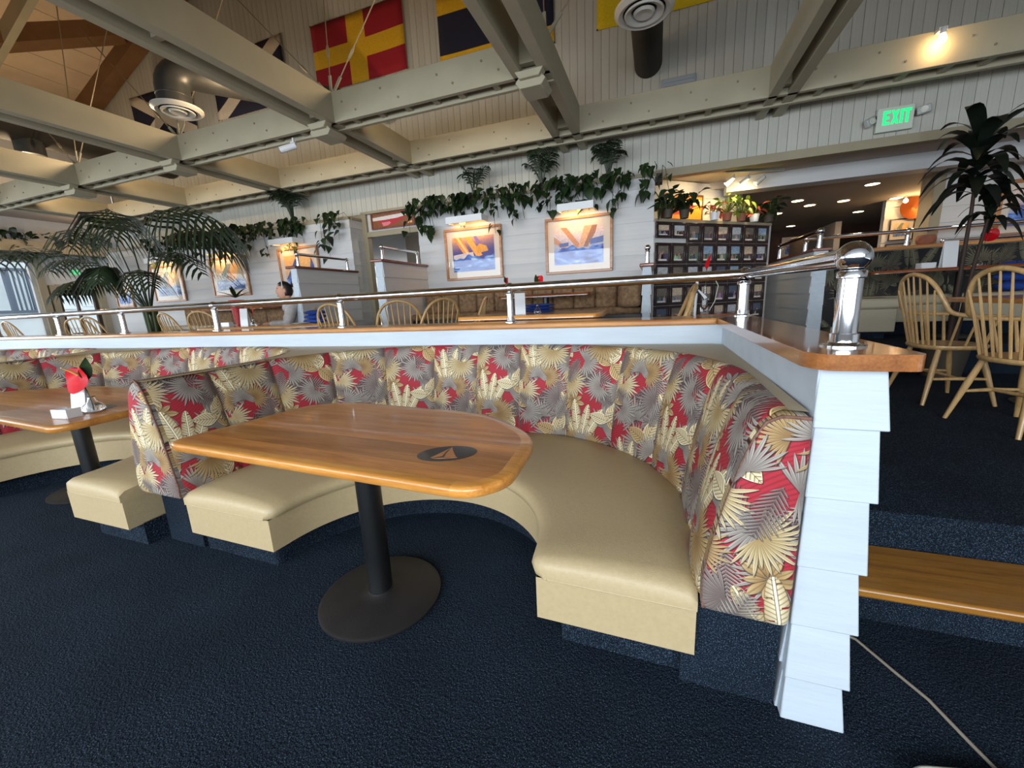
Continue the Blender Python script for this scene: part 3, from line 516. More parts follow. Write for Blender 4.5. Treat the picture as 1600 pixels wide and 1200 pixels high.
def back_panel(parent, k, uo):
    s0, s1 = LO * k / NP_, LO * (k + 1) / NP_; n = 19; rows, uvs = [], []; pf = lambda a: -0.034 * (max(0, math.sin(PI * a)) ** 0.42); cu = [0.0]
    for j in range(1, n): cu.append(cu[-1] + math.hypot((s1 - s0) / (n - 1), pf(j / (n - 1)) - pf((j - 1) / (n - 1))))
    for i, (o, z) in enumerate(PROF):
        r, q = [], []
        for j in range(n):
            a = j / (n - 1); s = s0 + (s1 - s0) * a; (px, py), (nx, ny) = outer_path(s); f = min(1, i / 2.0) if i < 3 else (1 if i < 10 else max(0, (12 - i) / 3))
            puff = -0.034 * (max(0, math.sin(PI * a)) ** 0.42) * f + 0.014; oo = o + puff
            r.append((px + nx * oo, py + ny * oo, z)); q.append(((s0 + cu[j]) / FAB + uo, plen[i] / FAB + 0.13 * (k % 3)))
        rows.append(r); uvs.append(q)
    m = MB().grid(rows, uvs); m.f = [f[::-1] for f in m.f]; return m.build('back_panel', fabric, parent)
def end_panel(parent, poly, y, name, uo=0.0, puff=0.02, welt=None):
    """upholstered flat end of a seat back, slightly domed"""
    P = fillet(poly, 0.025, 3); c = (sum(p[0] for p in P) / len(P), sum(p[1] for p in P) / len(P)); rings = []; uv = []
    for k, (d, yo) in enumerate(((1.0, 0.05), (1.0, 0.012), (0.985, 0.003), (0.94, -0.006), (0.8, -0.012), (0.4, -0.016))):
        rings.append([(c[0] + (p[0] - c[0]) * d, y + yo, c[1] + (p[1] - c[1]) * d) for p in P]); uv.append([(q[0] / FAB + uo, q[2] / FAB) for q in rings[-1]])
    m = MB().grid(rings, uv, close=True); n = len(P); m.add(rings[-1], [tuple(range(n))], uv=uv[-1])
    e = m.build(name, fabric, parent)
    w = [(p[0], y + 0.002, p[1]) for p in (welt or poly)]; MB().tube(w, 0.0055, 6).build('welt_piping', pipe, e); return e
def make_booth(label):
    t = thing('booth_bench', label, 'booth', (XC, 1.9, 0))
    for k in range(NP_): back_panel(t, k, 0.07)
    # seat cushion: crowned, its front edges rolled over
    T = [0, 0.0, 0.006, 0.02, 0.05] + [0.05 + 0.9 * i / 50 for i in range(1, 50)] + [0.95, 0.98, 0.994, 1.0, 1.0]; zf = [0, .55, .86, .97, 1] + [1] * 49 + [1, .97, .86, .55, 0]
    rows = []
    for q, tt in enumerate(T):
        I = Vector(inner_path(tt)); (ox, oy), nn = outer_path(LO * tt); O = Vector((ox, oy)); d = (I - O).normalized(); r = []
        for u, z, e in ((0.0, 0.305, 0.0), (0, .314, .014), (0.0, 0.338, 0.020), (0.0, 0.362, 0.014), (0.02, 0.3765, 0.004), (0.06, 0.383, 0), (0.16, 0.389, 0), (0.32, 0.394, 0), (0.55, 0.397, 0), (0.8, 0.394, 0), (0.95, 0.386, 0), (1.0, 0.372, 0), (1.0, 0.30, 0)):
            p = I + (O - I) * u + d * e; r.append((p.x, p.y, 0.305 + (z - 0.305) * zf[q]))
        rows.append(r)
    m = MB().grid(rows); s = m.build('seat_cushion', vinyl, t)
    def ring(path_off, z0, z1, yf, nm, mm, par):
        pts = []
        for i in range(61): p = inner_path(i / 60); dx, dy = p[0] - XI, p[1] - YI; l = max(math.hypot(dx, dy), 1e-6); k = 1 + path_off / l; pts.append((XI + dx * k, max(YI + dy * k, yf) if p[1] > YI else yf + (p[1] - YF) * 0))
        pts = [p for i, p in enumerate(pts) if i == 0 or math.hypot(p[0] - pts[i - 1][0], p[1] - pts[i - 1][1]) > 1e-4]
        oo = []
        for i in range(41):
            (ox, oy), nn = outer_path(LO * (1 - i / 40)); oo.append((ox - nn[0] * .002, max(oy, yf)))
        n = min(len(pts), 61); mb = MB(); allp = pts + oo; N_ = len(allp)
        mb.add([(x, y, z0) for x, y in allp] + [(x, y, z1) for x, y in allp], [(i, (i + 1) % N_, N_ + (i + 1) % N_, N_ + i)[::-1] for i in range(N_)]); return mb.build(nm, mm, par)
    ring(0.004, 0.135, 0.306, YF + .006, 'seat_skirt', vinyl, t); MB().tube([(*inner_path(i / 60), 0.307) for i in range(61)], 0.004, 6).build('seam_piping', vinyl, s)
    MB().tube([(XC - HWO + .01, YF + .003, .307), (XI - HWI - .045, YF + .003, .307)], 0.004, 6).build('seam_piping', vinyl, s); MB().tube([(XC + HWO - .01, YF + .003, .307), (XI + HWI + .045, YF + .003, .307)], 0.004, 6).build('seam_piping', vinyl, s)
    ring(0.085, 0.0, 0.14, YF + .07, 'toe_kick', carpet, t)
    # tan ledge behind the curved back
    mb = MB(); A = []; B = []
    for i in range(81):
        (ox, oy), (nx, ny) = outer_path(LO * i / 80); A.append((ox + nx * .176, oy + ny * .176, .983))
        c = Vector((XC, 1.7)); d = (Vector((ox, oy)) - c); xl = (-2.542 if d.x < 0 else 0.40)
        if oy <= 1.7: B.append((xl, oy, .979))
        else:
            k = min(abs((xl - XC) / d.x) if abs(d.x) > 1e-6 else 1e9, (2.815 - 1.7) / d.y if d.y > 1e-6 else 1e9); p = c + d * max(k, 1.0); B.append((p.x, p.y, .979))
    A = [(min(max(a[0], -2.541), .398), min(a[1], 2.814), a[2]) for a in A]
    m = MB().grid([A, B]); m.f = [f[::-1] for f in m.f]; m.build('back_cap', vinyl, t)
    # shared end between this booth and the next one on the left, on its carpeted base
    EP = [(.0, .335), (0, .40), (.014, .5), (.05, .70), (.085, .83), (.110, .905), (.136, .955), (.165, .978)]
    end_panel(t, [(-2.718 + o, z) for o, z in EP] + [(-2.362 - o, z) for o, z in EP[::-1]], 1.225, 'end_panel', 0.31, welt=[(-2.368 - o, z + .01) for o, z in EP] + [(-2.57, .972)])
    MB().box(-2.69, -2.39, 1.30, 2.80, 0.0, 0.34).build('base', carpet, t); return t
b1 = make_booth('nearest curved booth in red and taupe palm leaf print with tan vinyl seat')
b0 = dup(b1, (XC - 2.88, 1.92, 0), 0, label='second booth to the left, with the red flower on its table')
bm1 = dup(b1, (XC - 5.76, 1.92, 0), 0, label='farthest booth at the left edge, only its back top showing')
for c in b0.children:
    if c.name.startswith(('seat_', 'toe_')): c.scale = (1, 1.06, 1); c.location = (-.05, -.042, 0)
end_panel(b1, [(0.167, 0.335), (0.40, 0.328), (0.407, 0.972), (0.335, 0.976), (0.298, 0.955), (0.272, 0.905), (0.247, 0.83), (0.212, 0.70), (0.183, 0.56), (0.166, 0.45)], 1.212, 'end_panel', 0.62, welt=[(0.174, .345), (0.172, 0.45), (0.188, 0.56), (0.217, 0.70), (0.252, 0.83), (0.277, 0.905), (0.302, 0.95), (0.335, 0.968), (0.40, 0.966)])
MB().box(0.12, 0.395, 1.265, 2.78, 0.0, 0.34).build('base', carpet, b1); b1.rotation_euler = (0, 0, -.018)
# ================================================================ BOOTH TABLES
def booth_table(label, poly, fil, post, base_r, oval, orot, rot, z=0.77):
    t = thing('dining_table', label, 'table', (post[0], post[1], 0)); P = fillet(poly, fil, 5); core = inset(P, 0.045); zt, zb = z, z - 0.036
    c = Vector((post[0], post[1])); R = Matrix.Rotation(-rot, 2); Rb = Matrix.Rotation(rot, 2)
    loc = [tuple(R @ (Vector(p) - c)) for p in core]; lo, hi = min(p[1] for p in loc), max(p[1] for p in loc); y = lo; k = 0
    while y < hi - 1e-4:
        w = [0.085, 0.06, 0.10, 0.075, 0.12, 0.05][k % 6]; y1 = min(y + w, hi); s = clip_y(loc, y, y1 - 0.0008)
        if len(s) > 2:
            o = MB().prism(s, zb, zt).build('plank', table_w, t, world=False); o.location = (0, 0, 0); o.rotation_euler = (0, 0, rot)
        y = y1; k += 1
    n = len(P); cuts = [0]; acc = 0
    for i in range(n):
        acc += (Vector(P[(i + 1) % n]) - Vector(P[i])).length
        if acc > 0.30 or i == n - 1: cuts.append(i + 1); acc = 0
    for a, b in zip(cuts[:-1], cuts[1:]):                # laminated edge band, in lengths
        idx = [i % n for i in range(a, b + 1)]; rows = []
        prof = [('c', zb), ('p', zb, -.006), ('p', zb + .008, 0), ('p', zt - .010, 0), ('p', zt - .003, -.004), ('p', zt, -.012), ('c', zt)]
        Pi = {d: inset(P, d) for d in (0, .004, .006, .012)}
        for pr_ in prof: rows.append([(*(core[i] if pr_[0] == 'c' else Pi[-pr_[2]][i]), pr_[1]) for i in idx])
        m = MB().grid(rows); m.build('edge_band', table_e, t)
    o = MB(); o.lathe([(1e-5, zt + .0002), (0.108, zt + .0002), (0.108, zt + .0012), (1e-5, zt + .0012)], (0, 0, 0), 40); ov = o.build('logo_oval', logom, t, world=False); ov.location = (oval[0] - post[0], oval[1] - post[1], 0); ov.scale = (1, 0.66, 1); ov.rotation_euler = (0, 0, orot)
    sl = MB()
    for pts in ([(0.014, 0.054), (0.018, 0.02), (0.030, -0.034), (-0.006, -0.03), (-0.004, -0.01), (0.004, 0.02)], [(0.012, 0.05), (-0.002, 0.02), (-0.014, -0.022), (-0.050, -0.030), (-0.022, 0.006)], [(-0.046, -0.036), (0.036, -0.040), (0.034, -0.046), (-0.02, -0.044)]):
        sl.prism(pts, zt + .0012, zt + .0018)
    s = sl.build('sail_emblem', sailw, t, world=False); s.location = (oval[0] - post[0], oval[1] - post[1], 0); s.rotation_euler = (0, 0, orot); s.scale = (1.1, 1.1, 1)
    px, py = post
    MB().lathe([(0.052, 0.03), (0.052, zb - .012)], (px, py, 0), 28).build('pedestal_post', black, t)
    MB().box(px - .2, px + .2, py - .03, py + .03, zb - .013, zb).box(px - .03, px + .03, py - .2, py + .2, zb - .013, zb).build('top_bracket', black, t)
    r = base_r; MB().lathe([(r - .004, 0.0), (r, 0.004), (r, 0.014), (r - .012, 0.020), (0.10, 0.030), (0.066, 0.036), (0.056, 0.042), (0.056, .048), (0.05, .05)], (px, py, 0), 56).build('base_disc', black2, t)
    return t
booth_table('nearest laminated wood booth table with an oval sailboat inlay and black disc base',
            [(-2.0, 1.035), (-.50, .955), (-.405, 1.06), (-.425, 1.44), (-.74, 1.725), (-1.62, 1.81), (-1.87, 1.71)], [.075, .08, .08, .13, .17, .17, .10], (-1.155, 1.29), 0.268, (-0.70, 1.20), 0.42, -0.053)
booth_table('second laminated wood table at left holding a red flower and sugar caddy',
            [(-5.02, 1.60), (-5.0, 1.2), (-3.6, 1.092), (-2.95, 1.05), (-2.90, 1.14), (-2.93, 1.55), (-3.25, 1.90), (-4.41, 1.91)], [.1, .1, .08, .08, .08, .12, .16, .2], (-4.14, 1.64), 0.268, (-3.27, 1.39), 0.42, -0.06)
# tableware on the second table
TZ = 0.771
def caddy(label, loc, rz=0.3, k=1.0):
    t = thing('sugar_caddy', label, 'caddy', loc, rz); a, h, w = 0.05 * k, 0.045 * k, 0.004
    MB().prism([(-a * .8, 0), (a * .8, 0), (a, h), (-a, h)], -a * .6, -a * .6 + w, 1).prism([(-a * .8, 0), (a * .8, 0), (a, h * .8), (a * .4, h * .72), (-a * .4, h * .72), (-a, h)], a * .6 - w, a * .6, 1).box(-a * .8, a * .8, -a * .6, a * .6, 0, w).prism([(-a * .6, 0), (a * .6, 0), (a * .6, h), (-a * .6, h)], -a * .98, -a * .98 + w, 0).prism([(-a * .6, 0), (a * .6, 0), (a * .6, h), (-a * .6, h)], a * .98 - w, a * .98, 0).build('tray', plastic, t, world=False)
    for q in range(3): MB().box(-a * .7 + q * .022 * k, -a * .7 + q * .022 * k + .016 * k, -a * .45, a * .45, w, h * .9).build('sugar_packets', paper, t, world=False)
    return t
def menu_card(label, loc, rz, h=0.17, w=0.10):
    t = thing('menu_card', label, 'menu', loc, rz); a = 0.03
    MB().add([(-w / 2, -a, 0), (w / 2, -a, 0), (w / 2, 0, h), (-w / 2, 0, h), (-w / 2, -a - .003, 0), (w / 2, -a - .003, 0), (w / 2, -.003, h), (-w / 2, -.003, h)], [(0, 3, 2, 1), (4, 5, 6, 7), (0, 1, 5, 4), (3, 7, 6, 2), (0, 4, 7, 3), (1, 2, 6, 5)], True).build('front_panel', paper, t, world=False)
    MB().add([(-w / 2, a, 0), (w / 2, a, 0), (w / 2, 0.003, h), (-w / 2, 0.003, h), (-w / 2, a - .003, 0), (w / 2, a - .003, 0), (w / 2, 0, h), (-w / 2, 0, h)], [(0, 1, 2, 3), (4, 7, 6, 5), (0, 4, 5, 1), (3, 2, 6, 7), (0, 3, 7, 4), (1, 5, 6, 2)], True).build('back_panel', paper, t, world=False); return t
def leaf_bm(L, W, n=5, fold=0.25, droop=0.15, heart=False, tip=1.0):
    mb = MB(); vs = []
    for i in range(n + 1):
        t = i / n; w = W * (math.sin(PI * min(1, t * 0.92 + 0.08) ** (0.55 if heart else 0.8))) * 0.5 if 0 < i < n else (W * (0.22 if heart else .05) if i == 0 else 0.0005)
        x = L * t; z = -droop * L * t * t; vs += [(x, -w, z + w * fold), (x, 0, z), (x, w, z + w * fold)]
    fs = [];
    for i in range(n): a = i * 3; fs += [(a, a + 3, a + 4, a + 1), (a + 1, a + 4, a + 5, a + 2)]
    return mb.add(vs, fs)
def anthurium(label, loc, rz, h=0.20, k=1.0, flat=False, lean=0.0):
    t = thing('bud_vase', label, 'vase', loc, rz)
    MB().lathe([(0.028 * k, 0), (0.032 * k, 0.01), (0.030 * k, 0.03), (0.012 * k, 0.06), (0.009 * k, 0.085), (0.012 * k, 0.09), (0.010 * k, 0.09), (0.007 * k, 0.084), (0.010 * k, 0.06), (0.026 * k, 0.03), (0.026 * k, 0.006), (1e-5, .006)], (0, 0, 0), 18).build('glass_vase', glass, t, world=False)
    MB().tube(bez((0, 0, .01), (0, 0, h * .6), (lean, 0, h), 6), 0.003, 6).build('flower_stem', stemm, t, world=False)
    R = 0.045 * k; vs = []; n = 22; rows = []
    for q in (0.02, 0.35, 0.7, 1.0):
        r = []
        for j in range(n):
            a = 2 * PI * j / n; rr = R * q * (1.0 + 0.35 * math.cos(a) - 0.28 * max(0, -math.cos(a)) ** 6 + .1 * math.cos(2 * a)); r.append((rr * math.cos(a), rr * math.sin(a), 0.010 * q * q * math.cos(3 * a) + 0.012 * q))
        rows.append(r)
    s = MB().grid(rows, close=True).build('red_spathe', red, t, world=False); s.location = (lean, 0, h + .02); s.rotation_euler = (math.radians(18), math.radians(75), -1.25)
    p = MB().tube([(0, 0, 0), (-.012 * k, 0, .02 * k), (-.02 * k, 0, 0.045 * k)], [0.004 * k, 0.0038 * k, 0.002 * k], 8).build('spadix', yellow, s, world=False)
    l = leaf_bm(0.09 * k, 0.035 * k).build('leaf', leafm, t, world=False); l.location = (0, 0, h * .9); l.rotation_euler = (0.2, -1.2, 2.2); return t
caddy('white sugar caddy beside the menu card on the second booth table', (-3.135, 1.205, TZ), 0.15, 1.15)
menu_card('white folded menu card on the second booth table', (-3.27, 1.335, TZ), 0.35, 0.15, 0.085)
anthurium('large red anthurium in a low glass vase on the second booth table', (-3.165, 1.335, TZ), 0.2, 0.20, 1.75, lean=-0.05)
# cord and dark rounded object on the carpet at the bottom right
tag(MB().tube([(0.62, 1.66, 0.006), (0.736, 1.597, .006), (0.799, 1.474, .006), (0.845, 1.39, .006), (0.877, 1.27, .006), (0.895, 1.205, .007)], 0.005, 8).build('cord', cordm, loc=(0.736, 1.597, 0)), 'thin beige cord running over the carpet from behind the white post', 'cord')
ca = thing('cable_box', 'dark rounded box with pale rim at the end of the beige cord', 'box', (0.80, 1.09, 0))
oc = fillet([(0.65, 1.0), (0.67, 1.13), (0.93, 1.19), (0.95, 1.0)], [.02, .05, .03, .02], 5); MB().prism(oc, 0.0, 0.024).build('body', black, ca, bevel=0.006); MB().tube([(p[0], p[1], .022) for p in oc] + [(oc[0][0], oc[0][1], .022)], 0.006, 8).build('rim', pale, ca)
# ================================================================ CEILING BEAMS, TIES, DUCTS
ZB, ZT = 3.27, 3.565
LX = ((-10.70, -10.36), (-8.40, -8.06), (-6.12, -5.79), (-3.64, -3.305), (-1.265, -0.925), (1.06, 1.335), (3.45, 3.75))
for (x0, x1) in LX:
    o = sroot('ceiling_beam', (x0, 0, ZB)); e = 6.0
    for a, b in ((x0, x0 + 0.09), (x1 - 0.10, x1)): MB().box(a, b, -4.0, e - .02, ZB, ZT).build('plank', cream, o, bevel=0.004)
    for y in np.arange(-3.5, 5.9, 1.46): MB().box(x0 + .09, x1 - .10, y, y + .06, ZB + .05, ZT - .01).build('spacer_block', cream, o)
for (ya, yb, yc, yd) in ((0.95, 1.0, 1.1, 1.15), (2.42, 2.47, 2.57, 2.62), (3.895, 3.945, 4.055, 4.10), (5.367, 5.42, 5.60, 5.655)):
    if ya < 3: continue
    o = sroot('ceiling_beam', (-3, ya, ZB))
    for a, b in ((ya, yb), (yc, yd)): MB().box(-11.4, (-0.93 if ya < 5 else 6.2), a, b, ZB + (0 if a == ya else -.012), ZT).build('plank', cream, o, bevel=0.004)
    for (x0, x1), (x2, x3) in zip(LX[:-1], LX[1:]):
        if ya < 5 and x2 > 0: continue
        for f in (0.10, 0.26, 0.42, 0.58, 0.72, 0.90): xx = x1 + (x2 - x1) * f; MB().box(xx - .03, xx + .03, yb, yc, ZB + .01, ZT - .02).build('spacer_block', cream, o)
        for fx, fz in ((0.06, .6), (0.14, .25), (0.30, .7), (0.40, .3), (0.62, .65), (0.70, .3), (0.85, .7), (0.93, .35)):
            MB().lathe([(0.011, 0), (0.011, .006), (1e-5, .008)], (x1 + (x2 - x1) * fx, ya, ZB + (ZT - ZB) * fz), 8, Matrix.Rotation(PI / 2, 3, 'X')).build('bolt', boltm, o)
for (x0, x1) in LX[1:5]:
    xc = (x0 + x1) / 2; o = struct('ceiling_beam_cap', MB().prism([(xc - .09, 3.21), (xc + .09, 3.21), (xc + .13, 3.27), (xc - .13, 3.27)], 3.80, 3.90, 1).prism([(xc - .10, 3.15), (xc + .10, 3.15), (xc + .14, 3.20), (xc + .1, 3.245), (xc - .1, 3.245), (xc - .14, 3.20)], 3.84, 4.10, 1), cream, bevel=0.006)
for n, (x0, x1) in enumerate(LX[1:5]):
    xc = x1 - .05; t = thing('tie_cable', ['first', 'second', 'third', 'fourth'][n] + ' set of steel tie cables from the left, rising from a beam joint', 'cable', (xc, 3.95, ZT), group=None)
    for dx, dy, L in ((-.95, 0.0, 2.2), (-0.05, 0.12, 2.6), (0.92, 0.0, 2.2)):
        d = Vector((dx, dy, 1.0)).normalized(); a = V3(xc, 3.95, ZT - .02)
        MB().tube([a + d * .16, a + d * L], 0.006, 5).build('cable', cablem, t); MB().obox(a, a + d * .22, 0.03, 0.012, (0, 1, 0)).build('bracket', cream, t)
        MB().tube([a + d * .40, a + d * .43, a + d * .50, a + d * .53], [.008, .016, .016, .008], 6).build('turnbuckle', cablem, t)
def diffuser(p, x, y, z, R):
    d = MB().lathe([(R, z), (R * 1.0, z - .02), (R * .86, z - .045), (R * .72, z - .03), (R * .70, z + .01)], (x, y, 0), 32, cap=False).build('outer_ring', diffm, p)
    MB().lathe([(R * .66, z - .035), (R * .64, z - .05), (R * .45, z - .03), (R * .40, z + .0)], (x, y, 0), 32, cap=False).build('middle_ring', diffm, d)
    MB().lathe([(R * .36, z - .03), (R * .30, z - .05), (R * .15, z - .04), (1e-5, z - .035)], (x, y, 0), 24, cap=False).build('centre_cone', diffm, d); MB().lathe([(1e-5, z + .012), (R * .8, z + .012)], (x, y, 0), 24).build('throat', seamdk, d)
def elbow(cx, cy, z0, zc, r, y1, nm, p, m, rb=None):
    pts = [V3(cx, cy, z0), V3(cx, cy, z0 + .1)] + [V3(cx, cy + .22 * (1 - math.cos(a)), zc - .22 + .22 * math.sin(a)) for a in [PI / 2 * i / 6 for i in range(7)]] + [V3(cx, y1, zc)]
    return MB().tube(pts, r, 24).build(nm, m, p)
t = thing('ceiling_diffuser', 'round white air diffuser on dark duct below the yellow flag', 'air vent', (-0.16, 4.14, 3.70)); elbow(-0.165, 4.23, 3.72, 4.13, 0.165, 5.98, 'duct', t, ductdk); diffuser(t, -0.16, 4.23, 3.73, 0.25)
t = thing('ceiling_diffuser', 'round white air diffuser on a grey elbow duct before the blue flag', 'air vent', (-5.5, 3.66, 3.70)); t2 = t
e = MB().tube([V3(-5.52, 3.77, 3.77), V3(-5.52, 3.77, 3.9)] + [V3(-5.52 + .13 * (1 - math.cos(a)), 3.77 + .17 * (1 - math.cos(a)), 3.98 + .2 * math.sin(a)) for a in [PI / 2 * i / 6 for i in range(7)]] + [V3(-4.1, 5.6, 4.2)], .175, 24).build('duct', ductm, t); diffuser(t, -5.5, 3.77, 3.76, 0.26)
for k in (3.88,): MB().lathe([(.174, k), (.181, k + .01), (.174, k + .02)], (-5.52, 3.77, 0), 24).build('seam_band', ductm, t)
t = thing('air_duct', 'wide dark duct with a drop collar above the beams at far left', 'duct', (-9.3, 3.6, 4.0)); MB().tube([(-9.2, 0.5, 4.36), (-9.2, 5.95, 4.36)], 0.34, 24).build('trunk', ductdk, t); MB().tube([(-9.2, 3.95, 4.3), (-9.2, 3.95, 3.86)], [.17, .17], 20).build('drop_collar', ductm, t); MB().tube([(-9.4, 3.35, 4.4), (-9.4, 3.35, 3.98)], [.1, .1], 16).build('drop_collar', diffm, t)
# ================================================================ FLAGS ON THE GABLE WALL
def flag_arr(kind, W=240, H=140):
    a = np.zeros((H, W, 3), np.float32); X, Y = np.meshgrid((np.arange(W) + .5) / W, (np.arange(H) + .5) / H)
    R_, Y_, N_, Wh = L3((150, 14, 34)), L3((212, 166, 22)), L3((22, 24, 48)), L3((206, 194, 176))
    if kind == 'cross': a[:] = R_; a[(np.abs(X - .50) < .095) | (np.abs(Y - .52) < .135)] = Y_
    if kind == 'bands': a[:] = Y_; a[(Y > .26) & (Y < .78)] = N_
    if kind == 'plain': a[:] = L3((206, 178, 8))
    if kind == 'saltire': a[:] = N_; a[np.abs((X - .5) / 1 - (Y - .5)) < .13] = Wh; a[np.abs((X - .5) + (Y - .5)) < .13] = Wh
    n = rng.normal(0, 1, (H, W)).astype(np.float32); return np.clip(a * (1 + .035 * n[..., None]), 0, 1)
def flag(label, kind, x0, x1, z0, z1):
    t = thing('signal_flag', label, 'flag', ((x0 + x1) / 2, 5.95, z0), group='signal flags on the gable wall'); rows, uv = [], []
    for i in range(9):
        r, q = [], []
        for j in range(17):
            u, v = j / 16, i / 8; r.append((x0 + (x1 - x0) * u, 5.952 + .006 * math.sin(u * 9 + v * 3) * (1 - v * .5), z0 + (z1 - z0) * v - .012 * math.sin(PI * u))); q.append((u, v + 1e-4))
        rows.append(r); uv.append(q)
    m = MB().grid(rows, uv); nm = 'flag_' + kind; c = m.build('cloth', MATS.get(nm) or image_mat(nm, flag_arr(kind), 0.85), t); sd = c.modifiers.new('thickness', 'SOLIDIFY'); sd.thickness = .003
    for xx in (x0, x1):
        for zz in (z0, z1): MB().lathe([(.008, 0), (.012, .004), (1e-5, .01)], (xx, 5.955, zz), 8, Matrix.Rotation(PI / 2, 3, 'X')).build('pin', black, t)
flag('red signal flag with a yellow cross', 'cross', -5.31, -3.60, 4.79, 5.73); flag('dark blue signal flag with yellow top and bottom bands', 'bands', -3.04, -1.35, 4.61, 5.56)
flag('plain yellow signal flag behind the round diffuser', 'plain', -0.79, 0.90, 4.62, 5.6); flag('dark blue flag with white diagonal cross, nearer the red flag', 'saltire', -7.65, -5.95, 4.80, 5.78); flag('dark blue signal flag with white diagonal cross behind the elbow duct, farthest left', 'saltire', -10.0, -8.25, 4.70, 5.60)
# exit signs, camera, vent, bare lamp
def exit_sign(label, loc, rz, k=1.0, heads=True):
    t = thing('exit_sign', label, 'sign', loc, rz); MB().box(-.16 * k, .16 * k, -.045, 0, -.12 * k, .12 * k).build('housing', signface, t, world=False, bevel=.006)
    GL = {'E': [[(0, 0), (.25, 0), (.25, 1), (0, 1)], [(.25, 0), (.62, 0), (.62, .17), (.25, .17)], [(.25, .41), (.56, .41), (.56, .58), (.25, .58)], [(.25, .83), (.62, .83), (.62, 1), (.25, 1)]], 'X': [[(0, 0), (.22, 0), (.66, 1), (.44, 1)], [(.44, 0), (.66, 0), (.22, 1), (0, 1)]], 'I': [[(0, 0), (.24, 0), (.24, 1), (0, 1)]], 'T': [[(.2, 0), (.44, 0), (.44, .84), (.2, .84)], [(0, .83), (.64, .83), (.64, 1), (0, 1)]]}
    H_, xx = .135 * k, -.108 * k
    for q, gx in (('E', 0), ('X', .072), ('I', .148), ('T', .176)):
        m = MB(); dy = 0
        for p in GL[q]: m.prism([(xx + gx * k + a * .072 * k / .66 * .92, -.052 * k + b * H_) for a, b in p], -.048 - dy, -.044, 1); dy += .0004
        m.build('letter', green_em, t, world=False)
    if heads:
        for s, rz_ in ((-1, .5), (1, -.2)):
            h = MB().box(-.055, .055, -.05, 0, -.04, .04).build('lamp_head', greybox, t, world=False, bevel=.01); h.location = (s * .235, -.03, .04 if s > 0 else .0); h.rotation_euler = (0, -.5 if s < 0 else -.15, rz_)
            MB().lathe([(1e-5, .001), (.03, .004), (.034, 0)], (0, -.052, 0), 14, Matrix.Rotation(PI / 2, 3, 'X')).build('lens', diffm, h, world=False); MB().box(s * .165 - .01, s * .165 + .01, -.04, -.01, 0, .05).build('arm', seamdk, t, world=False)
    return t
exit_sign('lit green EXIT sign with two emergency lamp heads above the wide opening', (2.385, 5.97, 3.04), 0); exit_sign('small green EXIT sign over the glazed door behind the palm', (-13.97, 6.2, 2.52), PI / 2, 0.8, False)
t = thing('security_camera', 'small white bullet camera hanging under the ceiling beam', 'camera', (-4.0, 3.98, 3.26)); MB().lathe([(.035, 0), (.035, .012), (.012, .016), (.012, .06)], (-4.0, 3.98, 3.20), 14).build('mount', plastic, t); MB().tube([(-3.95, 3.96, 3.17), (-4.09, 3.86, 3.11)], .036, 14).build('body', plastic, t); MB().tube([(-4.085, 3.865, 3.112), (-4.094, 3.857, 3.108)], .03, 14).build('lens', black, t)
t = thing('wall_vent', 'grey air grille low on the gable wall behind the beam', 'air vent', (.2, 5.97, 3.6)); MB().box(0, .39, 5.945, 5.975, 3.62, 3.90).build('frame', vent, t, bevel=.004)
for k in range(6): MB().box(.02, .37, 5.938, 5.95, 3.65 + k * .04, 3.67 + k * .04).build('slat', vent, t)
t = thing('bare_lamp', 'bare warm lamp glowing on the beam at upper right', 'lamp', (2.40, 5.31, 3.5)); MB().lathe([(.022, 0), (.022, .05), (.016, .055)], (2.40, 5.30, 3.50), 14).build('socket', plastic, t); MB().lathe([(.012, -.075), (.03, -.055), (.034, -.03), (.02, 0)] if 0 else [(1e-5, -.08), (.026, -.066), (.034, -.04), (.02, 0)], (2.40, 5.30, 3.50), 16).build('bulb', bulbm, t)
MB().box(2.37, 2.43, 5.30, 5.37, 3.53, 3.56).build('bracket', plastic, t); point_light('bare_lamp_light', (2.40, 5.27, 3.40), 2.0, WARM, .03)
for n, xx in enumerate((-9.7, -7.2, -4.6, -2.2)):  # uplights added out of sight in the beam gap to warm roof and gable
    t = thing('added_uplight', 'added hidden uplight in the beam gap, %s from the left' % ['first', 'second', 'third', 'fourth'][n], 'lamp', (xx, 4.0, 3.5), group='added hidden uplights in the ceiling beam'); MB().box(xx - .7, xx + .7, 3.945, 4.055, 3.47, 3.485).build('leak_shield', cream, t); MB().lathe([(.022, 0), (.022, .04), (.016, .045)], (xx, 4.0, 3.49), 12).build('socket', plastic, t); MB().lathe([(.016, 0), (.022, .015), (1e-5, .03)], (xx, 4.0, 3.535), 12).build('bulb', bulbm, t); point_light('added_uplight_fill', (xx, 4.0, 3.63), (50, 42, 40, 26)[n], (1, .74, .46), .03)  # board under each socket is an added shield against light leaking down
